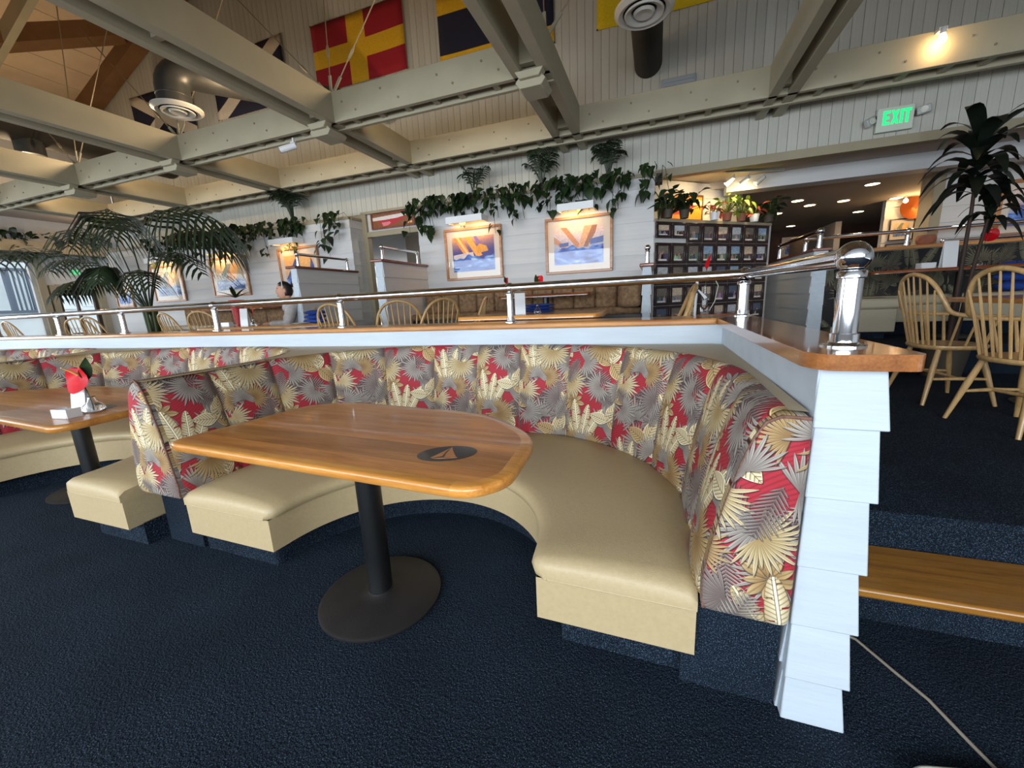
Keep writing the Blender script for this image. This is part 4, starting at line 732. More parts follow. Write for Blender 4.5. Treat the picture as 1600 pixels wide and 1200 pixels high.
# ================================================================ PAINTINGS AND PICTURE LIGHTS
def raster(W, H, bg): a = np.zeros((H, W, 3), np.float32); a[:] = L3(bg); return a
def poly(a, pts, col, soft=0.0):
    H, W = a.shape[:2]; X, Y = np.meshgrid((np.arange(W) + .5) / W, (np.arange(H) + .5) / H); ins = np.zeros((H, W), bool)
    for i in range(len(pts)):
        (x0, y0), (x1, y1) = pts[i - 1], pts[i]
        if y0 != y1: ins ^= ((y0 > Y) != (y1 > Y)) & (X < (x1 - x0) * (Y - y0) / (y1 - y0) + x0)
    a[ins] = L3(col)
def wash(a, s, amp):
    H, W = a.shape[:2]; n = rng.normal(0, 1, (max(2, H // s), max(2, W // s), 3)).astype(np.float32); n = np.kron(n, np.ones((s + 1, s + 1, 1), np.float32))[:H, :W]; return np.clip(a * (1 + amp * n.mean(2, keepdims=True)) + amp * .1 * n, 0, 1)
def sm(W, H, nx, ny, k=1.0):
    g = rng.normal(0, 1, (ny, nx)); a = np.stack([np.interp(np.linspace(0, nx - 1, W), np.arange(nx), r) for r in g]); return k * np.stack([np.interp(np.linspace(0, ny - 1, H), np.arange(ny), c) for c in a.T]).T
def seascape(kind):
    W, H = 220, 170; a = raster(W, H, (70, 60, 130)); Y = np.linspace(0, 1, H)[:, None, None]; X = np.linspace(0, 1, W)[None, :, None]; xs = np.linspace(0, 1, W); ys = np.linspace(0, 1, H)
    if kind == 0:
        a = L3((236, 170, 120)) * np.clip(1 - Y * 2 - X * .2, 0, 1) + L3((58, 52, 130)) * (1 - np.clip(1 - Y * 2 - X * .2, 0, 1)) + 0 * X
        for p, c in (([(.04, 0), (.22, 0), (.44, .52), (.30, .56)], (222, 140, 60)), ([(.10, 0), (.16, 0), (.40, .5), (.36, .53)], (240, 196, 130)), ([(.30, 0), (.44, 0), (.72, .55), (.58, .60)], (236, 160, 70)), ([(.52, 0), (.60, 0), (.74, .35), (.68, .4)], (120, 100, 170)), ([(.56, .34), (.66, .22), (.82, .30), (.86, .44), (.6, .5)], (214, 150, 50)), ([(.02, .5), (.5, .44), (.52, .62), (.02, .66)], (206, 190, 190))): poly(a, p, c)
        seac = [(190, 210, 236), (60, 110, 190), (20, 44, 140)]; base = .58
    elif kind == 1:
        a = L3((226, 200, 190)) * (1 - Y) + L3((120, 150, 206)) * Y + 0 * X
        for p, c in (([(0, .22), (.34, .60), (.26, .64), (0, .40)], (190, 140, 110)), ([(.14, 0), (.26, 0), (.56, .52), (.46, .56)], (182, 130, 96)), ([(.5, .55), (.62, 0), (.80, 0), (.58, .56)], (206, 160, 126)), ([(.60, .55), (.78, 0), (.88, 0), (.84, .2), (.68, .56)], (150, 110, 90)), ([(.72, .36), (1, .30), (1, .46), (.74, .5)], (90, 110, 170)), ([(.1, .42), (.3, .40), (.3, .5), (.12, .52)], (84, 100, 160))): poly(a, p, c)
        seac = [(206, 220, 240), (90, 130, 206), (28, 52, 140)]; base = .55
    elif kind == 2:
        a = L3((226, 190, 140)) * (1 - Y) + L3((110, 130, 130)) * Y + 0 * X
        for p, c in (([(.15, .5), (.45, 0), (.62, 0), (.42, .6)], (110, 130, 130)), ([(.5, .6), (.66, 0), (.9, 0), (.72, .62)], (232, 180, 110)), ([(.4, .6), (.5, .1), (.62, .62)], (170, 120, 90))): poly(a, p, c)
        seac = [(190, 206, 226), (100, 130, 180), (30, 50, 100)]; base = .62
    else:
        a = L3((240, 176, 100)) * (1 - Y) + L3((200, 170, 150)) * Y + 0 * X
        for p, c in (([(0, .8), (.4, .1), (.52, .8)], (70, 84, 130)), ([(.48, .8), (.6, .02), (.74, 0), (.86, .8)], (236, 180, 110)), ([(.8, .8), (.92, .1), (1, .4), (1, .8)], (76, 84, 140))): poly(a, p, c)
        seac = [(206, 214, 230), (110, 140, 200), (40, 60, 120)]; base = .78
    w = base + .05 * np.sin(xs * 11 + kind) + .03 * np.sin(xs * 29); M = ys[:, None] > w[None, :]; t = sm(W, H, 16, 24, .55) + .45 * sm(W, H, 7, 11) + .35 * np.sin(ys[:, None] * 26 + 5 * sm(W, H, 4, 5)); t = .5 + .32 * t
    tt = np.clip(t, 0, 1)[..., None]; c = np.where(tt > .5, L3(seac[1]) * (2 - 2 * tt) + L3(seac[0]) * (2 * tt - 1), L3(seac[2]) * (1 - 2 * tt) + L3(seac[1]) * 2 * tt); a = np.where(M[..., None], c, a); return wash(a, 3, .06)
seas = [image_mat('seascape_print_%d' % k, seascape(k), 0.7) for k in range(4)]
def quad_uv(mb, x0, x1, z0, z1, y, u=(0, 0, 1, 1)): return mb.add([(x0, y, z0), (x1, y, z0), (x1, y, z1), (x0, y, z1)], [(0, 1, 2, 3)], True, [(u[0] + 1e-5, u[1]), (u[2], u[1]), (u[2], u[3]), (u[0] + 1e-5, u[3])])
def painting(label, x0, x1, z0, z1, pr, y=5.632, fw=.035, mw=.085, mt=.095, fm=framew):
    t = thing('framed_painting', label, 'painting', ((x0 + x1) / 2, y, z0)); f = MB()
    f.box(x0, x1, y - .03, y + .005, z0, z0 + fw).box(x0, x1, y - .03, y + .005, z1 - fw, z1).box(x0, x0 + fw, y - .03, y + .005, z0 + fw, z1 - fw).box(x1 - fw, x1, y - .03, y + .005, z0 + fw, z1 - fw); f.build('frame', fm, t, bevel=.004)
    MB().box(x0 + fw, x1 - fw, y - .008, y + .004, z0 + fw, z1 - fw).build('mat_board', matboard, t)
    quad_uv(MB(), x0 + fw + mw, x1 - fw - mw, z0 + fw + mt * .9, z1 - fw - mt, y - .0095).build('print', pr, t)
    MB().box(x0 + fw, x1 - fw, y - .016, y - .013, z0 + fw, z1 - fw).build('pane', paneglass, t); return t
painting('framed seascape with orange sails over a breaking wave, left of two on the white wall', -3.015, -2.10, 1.645, 2.385, seas[0]); painting('framed seascape with crossed tan sails above blue swell, right of two', -1.455, -0.55, 1.635, 2.367, seas[1])
painting('framed sailing picture with grey and gold sails, left of the woman', -8.16, -7.18, 1.64, 2.367, seas[2]); painting('framed sailing picture half hidden behind the chrome rail divider', -6.37, -5.46, 1.64, 2.393, seas[3])
painting('framed sailing picture behind the big palm fronds', -9.95, -9.0, 1.615, 2.343, seas[2]); painting('small sailing picture at far left behind the palm stems', -11.3, -10.72, 1.55, 2.05, seas[1], mw=.05, mt=.06)
for lab, xa, xb, zz in (('over the orange sail painting', -2.86, -2.30, 2.41), ('over the tan sail painting', -1.235, -0.77, 2.395), ('over the grey and gold sail painting', -8.02, -7.5, 2.40), ('over the painting by the rail divider', -6.3, -5.75, 2.42), ('over the painting behind the palm', -9.7, -9.2, 2.37)):
    t = thing('picture_light', 'white box picture light ' + lab, 'lamp', ((xa + xb) / 2, 5.63, zz)); m = MB()
    m.box(xa, xb, 5.40, 5.42, zz + .01, zz + .10).box(xa, xb, 5.42, 5.63, zz + .085, zz + .10).box(xa, xa + .012, 5.42, 5.63, zz + .02, zz + .085).box(xb - .012, xb, 5.42, 5.63, zz + .02, zz + .085); m.build('shade', plastic, t)
    MB().tube([(xa + .03, 5.50, zz + .055), (xb - .03, 5.50, zz + .055)], .018, 10).build('lamp_tube', lampglow, t); d = area_light('picture_lamp', ((xa + xb) / 2, 5.47, zz + .025), ((xa + xb) / 2, 5.60, zz - .3), xb - xa - .06, .05, 3.6, (1.0, .56, .2))
# pennant in the transom, yellow burgee picture above the photographs
a = raster(200, 80, (132, 74, 34)); poly(a, [(0, .16), (.98, .03), (.98, .16), (.55, .42), (0, .42)], (214, 208, 204)); poly(a, [(.12, .46), (.72, .36), (.86, .30), (.55, .80), (.28, .95)], (176, 26, 44)); poly(a, [(.22, .62), (.42, .58), (.46, .70), (.38, .88), (.26, .92)], (214, 120, 130)); poly(a, [(.86, .74), (.97, .72), (.97, .88), (.86, .9)], (240, 180, 110))
pen = image_mat('pennant_print', wash(a, 3, .03), .6)
painting('framed red and white pennant above the doorway between the planter walls', -4.565, -3.72, 2.585, 2.835, pen, y=5.985, fw=.025, mw=.002, mt=.002, fm=redwood)
a = raster(120, 90, (240, 150, 30)); poly(a, [(0, .12), (1, .14), (1, .34), (.6, .40), (0, .30)], (250, 236, 190)); poly(a, [(0, .34), (.8, .36), (.55, .78), (0, .86)], (214, 30, 30)); bur = image_mat('burgee_print', wash(a, 3, .03), .6)
# photographs on the angled wall
cols, rows_ = 8, 5; at_ = np.zeros((rows_ * 64, cols * 48, 3), np.float32)
for r in range(rows_):
    for c in range(cols):
        g = np.random.default_rng(100 + r * 9 + c); sky = g.choice([(150, 176, 200), (196, 200, 204), (120, 110, 100), (206, 186, 160), (90, 100, 120)]); a = raster(48, 64, tuple(int(v) for v in sky)); poly(a, [(0, .55), (1, .5), (1, 1), (0, 1)], tuple(int(max(0, v)) for v in g.integers(-20, 21, 3) + int(g.integers(50, 140))))
        for k in range(int(g.integers(2, 5))):
            cx, h, w = g.uniform(.18, .82), g.uniform(.3, .6), g.uniform(.08, .15); gr = int(g.integers(30, 200)); cc = tuple(int(max(0, min(255, gr + v))) for v in g.integers(-35, 36, 3)); poly(a, [(cx - w, .9), (cx - w * .8, .9 - h * .62), (cx, .9 - h * .72), (cx + w * .8, .9 - h * .62), (cx + w, .9)], cc); poly(a, [(cx - w * .4, .9 - h * .8), (cx, .9 - h), (cx + w * .4, .9 - h * .8), (cx, .9 - h * .66)], (190, 140, 116))
        poly(a, [(.12, .86), (.88, .86), (.88, .97), (.12, .97)], (222, 220, 214)); at_[r * 64:(r + 1) * 64, c * 48:(c + 1) * 48] = wash(a, 2, .10)
photos = image_mat('photograph_atlas', at_, 0.5, coat=.1); ordn = ['first', 'second', 'third', 'fourth', 'fifth', 'sixth', 'seventh', 'eighth']; rown = ['top', 'second', 'third', 'fourth', 'bottom']
ZR_ = [(1.95, 2.195), (1.682, 1.944), (1.416, 1.676), (1.150, 1.410), (0.888, 1.144)]
for r in range(rows_):
    for c in range(cols):
        s0, s1 = .012 + c * .2590, .012 + c * .2590 + .254; z0, z1 = ZR_[r]; 
        if r == 0: z0, z1 = (2.0, 2.195) if c < 2 else (1.95, 2.195)
        t = thing('framed_photograph', 'dark framed photograph, %s from the left in the %s row of the angled wall' % (ordn[c], rown[r]), 'picture', onw((s0 + s1) / 2, .01, z0), pang, group='framed photographs on the angled wall'); hw, h, fw = (s1 - s0) / 2, z1 - z0, .036
        MB().box(-hw, hw, -.03, -.004, 0, fw).box(-hw, hw, -.03, -.004, h - fw, h).box(-hw, -hw + fw, -.03, -.004, fw, h - fw).box(hw - fw, hw, -.03, -.004, fw, h - fw).build('frame', framedk, t, world=False, bevel=.003)
        quad_uv(MB(), -hw + fw, hw - fw, fw, h - fw, -.012, (c / cols + .001, 1 - (r + 1) / rows_ + .001, (c + 1) / cols - .001, 1 - r / rows_ - .001)).build('photograph', photos, t, world=False)
t = thing('framed_burgee', 'orange and red burgee picture behind the plants on the photograph wall', 'picture', onw(.86, -.40, 2.30), pang)
MB().box(-.36, .36, -.03, 0.02, 0, .36).build('frame', redwood, t, world=False); quad_uv(MB(), -.33, .33, .03, .33, -.032).build('print', bur, t, world=False)
# track lights, can lights, warm corner
t = thing('track_light', 'silver ceiling track with three spot heads over the photograph wall', 'lamp', (1.05, 6.5, 2.83)); MB().obox((0.80, 6.3, 2.835), (1.55, 6.62, 2.835), .035, .03).build('track', greybox, t)
for (x, y, dx, dy) in ((.93, 6.36, -.10, .06), (1.12, 6.44, -.10, .10), (1.32, 6.53, -.11, .08)):
    h = MB().tube([(x, y, 2.80), (x, y, 2.76)], .008, 8).build('arm', greybox, t); MB().tube([(x, y, 2.765), (x + dx * .8, y + dy * .8, 2.70)], [.026, .036], 14).build('spot_head', greybox, h); MB().tube([(x + dx * .8, y + dy * .8, 2.70), (x + dx * .86, y + dy * .86, 2.695)], [.03, .03], 14).build('lens', bulbm, h)
spot_light('track_spot', (.95, 6.30, 2.70), (.55, 6.55, 2.40), 26, (1, .72, .34), 2.2, .04)
spot_light('track_spot', (1.15, 6.40, 2.70), (1.0, 6.75, 2.35), 22, (1, .74, .36), 2.2, .04)
for n, (x, y) in enumerate(((2.983, 7.83), (3.054, 9.017), (3.908, 9.3), (2.584, 9.113), (2.236, 8.529), (2.214, 9.689), (3.824, 10.499), (3.0, 11.787))):
    t = thing('can_light', 'recessed round ceiling light, %s of those beyond the wide opening' % ['nearest', 'centre front', 'farthest right', 'second from the left', 'nearest on the left side', 'leftmost', 'right rear', 'farthest back'][n], 'lamp', (x, y, 2.755), group='recessed lights beyond the opening')
    MB().lathe([(.085, 2.748), (.10, 2.75), (.10, 2.76)], (x, y, 0), 20, cap=False).build('trim_ring', greybox, t); MB().lathe([(1e-5, 2.749), (.085, 2.749)], (x, y, 0), 20).build('lens', canm, t)
    if n in (0, 1, 4, 6): spot_light('can_spot', (x, y, 2.74), (x, y, 0), 34, (1, .80, .56), 2.6, .06)
t = thing('can_light', 'recessed round ceiling light over the left aisle', 'lamp', (-12.6, 4.9, 3.71)); MB().lathe([(.12, 3.715), (.14, 3.718), (.14, 3.73)], (-12.6, 4.9, 0), 20, cap=False).build('trim_ring', greybox, t); MB().lathe([(1e-5, 3.716), (.12, 3.716)], (-12.6, 4.9, 0), 20).build('lens', canm, t); spot_light('can_spot', (-12.6, 4.9, 3.69), (-12.6, 4.9, 0), 30, WARM, 2.6, .08); point_light('aisle_glow', (-12.8, 6.2, 3.25), 10, WARM, .06)
painting('upper framed print on the warm lit wall under the copper dish', 3.93, 4.28, 2.05, 2.42, seas[2], y=9.46, fw=.015, mw=.05, mt=.06, fm=framedk); painting('lower framed print on the warm lit wall', 3.90, 4.26, 1.58, 2.0, seas[1], y=9.46, fw=.015, mw=.05, mt=.06, fm=framedk); painting('framed print at the pillar edge on the warm lit wall', 4.36, 4.75, 2.02, 2.5, seas[0], y=9.46, fw=.015, mw=.05, mt=.06, fm=framedk)
t = thing('copper_dish', 'round copper dish hanging on the warm lit wall', 'dish', (4.2, 9.45, 2.45)); MB().lathe([(1e-5, -.02), (.10, -.03), (.17, -.06), (.19, -.07), (.185, -.055), (.1, -.02)], (4.2, 9.44, 2.58), 28, Matrix.Rotation(-PI / 2, 3, 'X')).build('bowl', copper, t)
t = thing('track_light', 'two small spots lighting the copper dish', 'lamp', (4.05, 9.2, 2.74))
for xx in (3.98, 4.25): MB().tube([(xx, 9.15, 2.76), (xx, 9.15, 2.70)], .008, 8).build('arm', greybox, t); MB().lathe([(1e-5, -.05), (.03, -.03), (.03, 0), (.012, .03)], (xx, 9.15, 2.68), 12).build('bulb', bulbm, t)
point_light('warm_wall_light', (4.1, 9.05, 2.5), 9, WARM, .04)
painting('large pale framed picture on the pillar wall at the right edge', 4.27, 5.3, 1.84, 2.56, seas[1], y=7.58, fw=.05, fm=framew); spot_light('pillar_fill', (4.2, 6.6, 2.7), (4.3, 7.6, 2.0), 12, (1, .85, .65), 1.8, .06)  # spot without a fixture, added to brighten the pillar wall
painting('left white print on the brown far wall', 3.0, 3.5, 2.05, 2.6, seas[1], y=12.55, fw=.02, mw=.1, mt=.1, fm=framedk); painting('right white print on the brown far wall', 3.6, 4.1, 2.05, 2.6, seas[2], y=12.55, fw=.02, mw=.1, mt=.1, fm=framedk)
# ================================================================ CHAIRS
def windsor(label):
    t = thing('windsor_chair', label, 'chair', (0, 0, 0), 0, 'pale ash windsor armchairs'); SH = 0.475
    n = 28; P = []
    for j in range(n):
        a = 2 * PI * j / n; c, s = math.cos(a), math.sin(a); P.append((0.235 * math.copysign(abs(c) ** .8, c) * (1 - .06 * s), 0.225 * math.copysign(abs(s) ** .85, s)))
    rows = []
    for d, z in ((.86, SH - .035), (.97, SH - .025), (1.0, SH - .010), (.98, SH + .002), (.90, SH + .004), (.6, SH - .010), (.2, SH - .014)): rows.append([(x * d, y * d, z) for x, y in P])
    m = MB().grid(rows, close=True); m.add(rows[-1], [tuple(range(n))]); m.add(rows[0], [tuple(range(n - 1, -1, -1))]); m.build('seat', chairw, t, world=False)
    for sx in (-1, 1):
        for sy, b in ((-1, (-.23, .24)), (1, (.23, .26))):
            MB().tube([(sx * .15, sy * .13, SH - .02), (sx * .185, sy * .175, .27), (sx * .235, sy * .235, 0)], [.017, .021, .013], 10).build('leg', chairw, t, world=False)
        MB().tube([(sx * .198, -.19, .21), (sx * .2, 0, .215), (sx * .198, .19, .21)], [.010, .015, .010], 8).build('stretcher', chairw, t, world=False)
    MB().tube([(-.2, 0, .215), (0, 0, .22), (.2, 0, .215)], [.010, .015, .010], 8).build('stretcher', chairw, t, world=False)
    h = [(.255, -.16, .70), (.275, -.05, .705), (.28, .07, .715), (.262, .165, .745), (.245, .205, .82), (.205, .245, .93), (.13, .275, 1.01), (0, .29, 1.045)]
    h = h + [(-x, y, z) for x, y, z in h[-2::-1]]; pts = []
    for i in range(len(h) - 1):                          # smooth hoop that runs on into the arms
        p0, p1, p2, p3 = [Vector(h[max(0, min(len(h) - 1, i + k))]) for k in (-1, 0, 1, 2)]
        for q in range(4): u = q / 4; pts.append(0.5 * (2 * p1 + (p2 - p0) * u + (2 * p0 - 5 * p1 + 4 * p2 - p3) * u * u + (3 * p1 - p0 - 3 * p2 + p3) * u ** 3))
    pts.append(Vector(h[-1])); MB().tube(pts, .0165, 8).build('hoop', chairw, t, world=False)
    for k in range(7):
        f = (k - 3) / 3; x0, x1 = f * .15, f * .205; zt = 1.045 - .10 * abs(f) ** 2.2 - (.02 if abs(f) > .9 else 0); MB().tube([(x0, .185 - .02 * abs(f), SH), ((x0 + x1) / 2, .24 - .02 * abs(f), SH + .27), (x1, .287 - .03 * abs(f) ** 2, zt - .01)], [.009, .010, .006], 7).build('spindle', chairw, t, world=False)
    for sx in (-1, 1):
        for (yb, xt, yt, zt, r) in ((-.12, .262, -.13, .70, .012), (.0, .277, .0, .705, .009), (.10, .274, .11, .722, .009)): MB().tube([(sx * .20, yb, SH), (sx * xt, yt, zt)], [r, r * .8], 7).build('arm_support', chairw, t, world=False)
    return t
ch = windsor('pale ash windsor chair standing behind the white post, second from the right edge'); ch.location = (2.27, 4.31, UF); ch.rotation_euler = (0, 0, PI / 2 + .1); WL[ch.as_pointer()] = Vector(ch.location)
for x, y, rz, lab in ((2.30, 3.52, PI / 2 + .25, 'pale ash windsor chair cut by the right edge, nearest on the raised floor'),
        (-3.52, 3.95, 0.05 + PI, 'windsor chair whose square-on hoop stands behind a chrome rail post'), (-2.82, 4.05, PI + .5, 'windsor chair turned toward the oak table, between two other hoops'),
        (-2.50, 4.20, -PI / 2 - .5, 'windsor chair in the middle of three hoops left of the oak table'), (-2.32, 4.72, -PI / 2 + .3, 'windsor chair hoop closest behind the left end of the oak table'),
        (0.02, 3.72, PI / 2 + PI + .02, 'windsor chair seen edge on in front of the framed photographs'), (-4.985, 4.52, -PI / 2 + .83, 'windsor chair the woman in the grey hoodie sits on'),
        (-6.22, 4.22, PI + .25, 'windsor chair to the right of the palm trunk'), (-6.95, 4.25, PI - .1, 'windsor chair hoop touching the palm trunk on its right'),
        (-8.85, 4.2, PI + .1, 'windsor chair hoop left of the palm trunk'), (-10.3, 4.6, PI + .5, 'windsor chair hoop in front of the glazed door'), (-11.7, 4.3, PI, 'windsor chair hoop in front of the left window, leftmost of all the hoops')):
    dup(ch, (x, y, UF), rz, lab)
# ================================================================ TABLES ON THE RAISED FLOOR
def cafe_table(label, pl, z, floor, top, edge=None, zt=.036):
    c = Vector((sum(p[0] for p in pl) / len(pl), sum(p[1] for p in pl) / len(pl))); t = thing('cafe_table', label, 'table', (c.x, c.y, floor)); P = fillet(pl, .06, 4)
    MB().prism(inset(P, .03), z - zt, z).build('top', top, t); n = len(P); Q = inset(P, .0295); MB().grid([[(*p, z - zt) for p in Q], [(*p, z - zt) for p in P], [(*p, z - .006) for p in P], [(*p, z) for p in inset(P, .006)], [(*p, z) for p in Q]], close=True).build('edge_band', edge or top, t)
    MB().lathe([(.04, floor + .03), (.04, z - zt - .01)], (c.x, c.y, 0), 16).build('pedestal_post', black, t); MB().box(c.x - .16, c.x + .16, c.y - .03, c.y + .03, z - zt - .012, z - zt).build('top_bracket', black, t); MB().lathe([(.25, floor), (.25, floor + .012), (.06, floor + .03)], (c.x, c.y, 0), 28).build('base_disc', black2, t)
cafe_table('pale oak table standing right behind the ledge in front of two paintings', [(-1.80, 3.46), (-.46, 3.40), (-.42, 3.52), (-.46, 4.3), (-1.80, 4.3)], 1.172, UF, oak_x, table_e)
cafe_table('oak table behind the ledge in front of the seated woman', [(-5.6, 3.52), (-4.15, 3.50), (-3.58, 4.0), (-3.6, 4.1), (-5.6, 4.1)], 1.145, UF, table_d, oak_x)
cafe_table('square oak table at the right edge between the two near windsor chairs', [(2.40, 3.65), (3.5, 3.65), (3.5, 4.75), (2.40, 4.75)], 1.155, UF, table_e)
cafe_table('dark red-brown booth table under the orange sail painting', [(-1.95, 4.95), (-.75, 4.95), (-.75, 5.35), (-1.95, 5.35)], 1.372, PF, table_d)
cafe_table('dark red-brown booth table on the platform at right with white menu and red flower', [(2.45, 6.12), (4.4, 6.12), (4.4, 6.75), (2.45, 6.75)], 1.45, PF, table_d)
cafe_table('dark booth table left of the woman, below the grey sail picture', [(-8.0, 5.0), (-6.2, 5.0), (-6.2, 5.4), (-8.0, 5.4)], 1.41, PF, table_d)
Z1, Z2, Z5 = 1.173, 1.146, 1.451
menu_card('tall white menu card on the pale oak table behind the ledge', (-1.24, 3.74, Z1), .35, .20, .10); anthurium('glass vase with a red flower and green bud on the pale oak table', (-1.06, 3.72, Z1), 2.6, .30, 1.15, lean=-.03)
anthurium('glass vase with a small red flower below the orange sail painting', (-2.08 + .2, 5.1, 1.373), 2.6, .19, 1.0)
caddy('white sugar caddy on the oak table in front of the woman', (-5.28, 3.72, Z2), .2, 1.2); menu_card('tall white menu card on the oak table in front of the woman', (-5.02, 3.78, Z2), .3, .22, .10); anthurium('glass vase beside the menu card on the table in front of the woman', (-4.84, 3.75, Z2), 2.6, .16, 1.1)
pt = thing('potted_bromeliad', 'red wrapped pot with a small green plant left of the woman', 'plant', (-5.35, 3.95, 1.146)); MB().lathe([(.05, 0), (.07, .20), (.095, .34), (.085, .34), (.07, .31), (1e-5, .31)], (-5.35, 3.95, 1.146), 18).build('pot', redpot, pt)
for k in range(7): l = leaf_bm(.24, .05).build('leaf', leafm, pt, world=False); l.location = (0, 0, .37); l.rotation_euler = (0, -.3 - .22 * (k % 4), k * .9)
caddy('white sugar caddy on the dark booth table at right', (3.02, 6.30, Z5), .1, 1.5); menu_card('tall white menu card on the dark booth table at right', (3.22, 6.30, Z5), .1, .30, .14); anthurium('glass vase with a red flower on the dark booth table at right', (3.48, 6.30, Z5), 2.6, .34, 1.6, lean=-.06)
def cloth(label, nm, cat, loc, sx, sy, sz, rz=0):
    t = thing(nm, label, cat, loc, rz)
    for k in range(3):
        rows = []
        for i in range(7):
            r = []
            for j in range(12): a = 2 * PI * j / 12; q = math.sin(PI * (i / 6 * .98 + .01)); r.append((sx * q * math.cos(a) * (1 + .1 * math.sin(3 * a + k * 2 + i)), sy * q * math.sin(a) * (1 + .12 * math.cos(2 * a + k)), sz * (.34 * k + .34 * (1 - math.cos(PI * i / 6)) / 2 * (1 + .15 * math.sin(a * 2 + k)))))
            rows.append(r)
        MB().grid(rows, close=True).build('fold', bluecloth, t, world=False)
cloth('folded blue cloth on the pale oak table beside the vase', 'folded_cloth', 'cloth', (-1.15, 4.08, Z1), .17, .08, .085); cloth('bundled blue cloth on the table right of the woman', 'folded_cloth', 'cloth', (-3.95, 3.88, 1.147), .17, .08, .15); cloth('blue cloth bundle on the booth bench at the right edge', 'folded_cloth', 'cloth', (4.15, 6.85, 1.14), .18, .12, .34)
def plate(label, loc): t = thing('white_plate', label, 'plate', loc); MB().lathe([(1e-5, .004), (.05, .004), (.06, .008), (.10, .02), (.105, .02), (.06, 0), (1e-5, 0)], (0, 0, 0), 24).build('dish', plastic, t, world=False); MB().lathe([(.055, 0), (.055, .004)], (0, 0, 0), 20).build('foot_ring', plastic, t, world=False)
plate('white plate in front of the blue bundle right of the woman', (-4.0, 3.70, Z2))
# ================================================================ BACKGROUND BOOTHS
bb = thing('booth_bench', 'brown tapestry booth under the two paintings between the low dividers', 'booth', (-1.75, 5.4, PF)); MB().box(-3.36, -.16, 5.1, 5.5, PF, 1.08).build('bench_base', black, bb); MB().box(-3.36, -.16, 5.06, 5.5, 1.08, 1.17).build('seat_cushion', tapestry, bb, bevel=.03)
for k in range(11): x0 = -3.34 + k * .287; MB().prism([(x0, 5.60), (x0, 5.47), (x0 + .02, 5.44), (x0 + .14, 5.425), (x0 + .265, 5.44), (x0 + .285, 5.47), (x0 + .285, 5.60)], 1.17, 1.50 + .012 * (k % 2)).build('back_panel', tapestry, bb, bevel=.012)
MB().prism([(-.16, 4.9), (-.36, 4.9), (-.42, 5.0), (-.36, 5.3), (-.16, 5.42)], 1.17, 1.50).build('end_cushion', tapestry, bb, bevel=.04)
rb = thing('booth_bench', 'dark leaf print booth with tan seat beyond the chrome post at right', 'booth', (3.2, 7.2, PF))
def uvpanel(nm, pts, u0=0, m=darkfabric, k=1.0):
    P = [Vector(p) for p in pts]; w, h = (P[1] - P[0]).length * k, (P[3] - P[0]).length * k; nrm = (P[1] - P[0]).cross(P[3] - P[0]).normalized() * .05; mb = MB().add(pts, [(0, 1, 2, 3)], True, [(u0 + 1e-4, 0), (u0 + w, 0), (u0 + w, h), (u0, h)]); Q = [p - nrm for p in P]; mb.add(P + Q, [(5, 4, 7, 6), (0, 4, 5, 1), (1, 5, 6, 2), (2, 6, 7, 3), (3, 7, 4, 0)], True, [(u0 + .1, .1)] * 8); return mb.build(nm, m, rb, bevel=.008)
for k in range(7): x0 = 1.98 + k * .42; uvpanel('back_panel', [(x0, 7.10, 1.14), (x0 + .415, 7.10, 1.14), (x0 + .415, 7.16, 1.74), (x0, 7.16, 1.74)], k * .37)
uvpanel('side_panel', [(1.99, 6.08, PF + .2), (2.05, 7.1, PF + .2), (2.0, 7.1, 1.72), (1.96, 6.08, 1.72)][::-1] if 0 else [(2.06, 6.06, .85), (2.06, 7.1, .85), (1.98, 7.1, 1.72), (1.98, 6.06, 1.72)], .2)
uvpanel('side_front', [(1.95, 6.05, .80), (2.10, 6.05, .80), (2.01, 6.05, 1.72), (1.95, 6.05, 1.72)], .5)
MB().box(2.1, 4.9, 6.75, 7.12, PF, .82).build('toe_kick', carpet, rb); MB().box(2.12, 4.9, 6.62, 7.12, .80, 1.02).build('seat_skirt', vinylgrey, rb, bevel=.01); MB().box(2.1, 4.9, 6.58, 7.12, 1.02, 1.14).build('seat_cushion', vinylgrey, rb, bevel=.03)
MB().box(2.1, 2.75, 6.15, 6.6, .72, 1.0).build('arm_skirt', vinylgrey, rb, bevel=.01); MB().box(2.09, 2.77, 6.12, 6.64, 1.0, 1.13).build('arm_cushion', vinylgrey, rb, bevel=.03); MB().box(2.12, 2.68, 6.22, 6.7, PF, .72).build('toe_kick', carpet, rb)
MB().box(1.97, 4.95, 7.12, 7.34, 1.745, 1.79).build('wood_cap', ledge_x, rb, bevel=.008); MB().box(1.98, 4.9, 7.2, 7.32, PF, 1.745).build('core', whitebg, rb)
# rails of the dividers and the far booth
def low_rail(label, pts, z0, dz, r=.02, ends=True):
    t = thing('handrail', label, 'handrail', (*pts[0], z0))
    for p in pts: rail_post(t, p[0], p[1], z0, z0 + dz, r * 1.05, r * 1.5)
    if len(pts) > 1: MB().tube([(*p, z0 + dz) for p in pts], r, 12).build('rail', chrome, t)
low_rail('short chrome rail on the white divider next to the woman', [(-4.77, 4.52), (-4.77, 5.5)], 1.915, .17); low_rail('short chrome rail on the white divider in front of the doorway', [(-3.44, 4.65), (-3.44, 5.5)], 1.915, .17); low_rail('chrome post with a ball on the narrow divider beside the photographs', [(-.10, 4.83)], 1.635, .17, .022)
low_rail('far chrome rail along the low wall beyond the end post', [(1.87, 6.1), (1.87, 7.8)], 1.755, .21, .026); low_rail('far chrome rail over the dark leaf booth at right', [(2.05, 7.23), (3.22, 7.23), (4.9, 7.23)], 1.79, .20, .026)
low_rail('small rear chrome rail below the dark cane plant', [(3.70, 7.42), (5.2, 7.42)], 1.72, .12, .02)
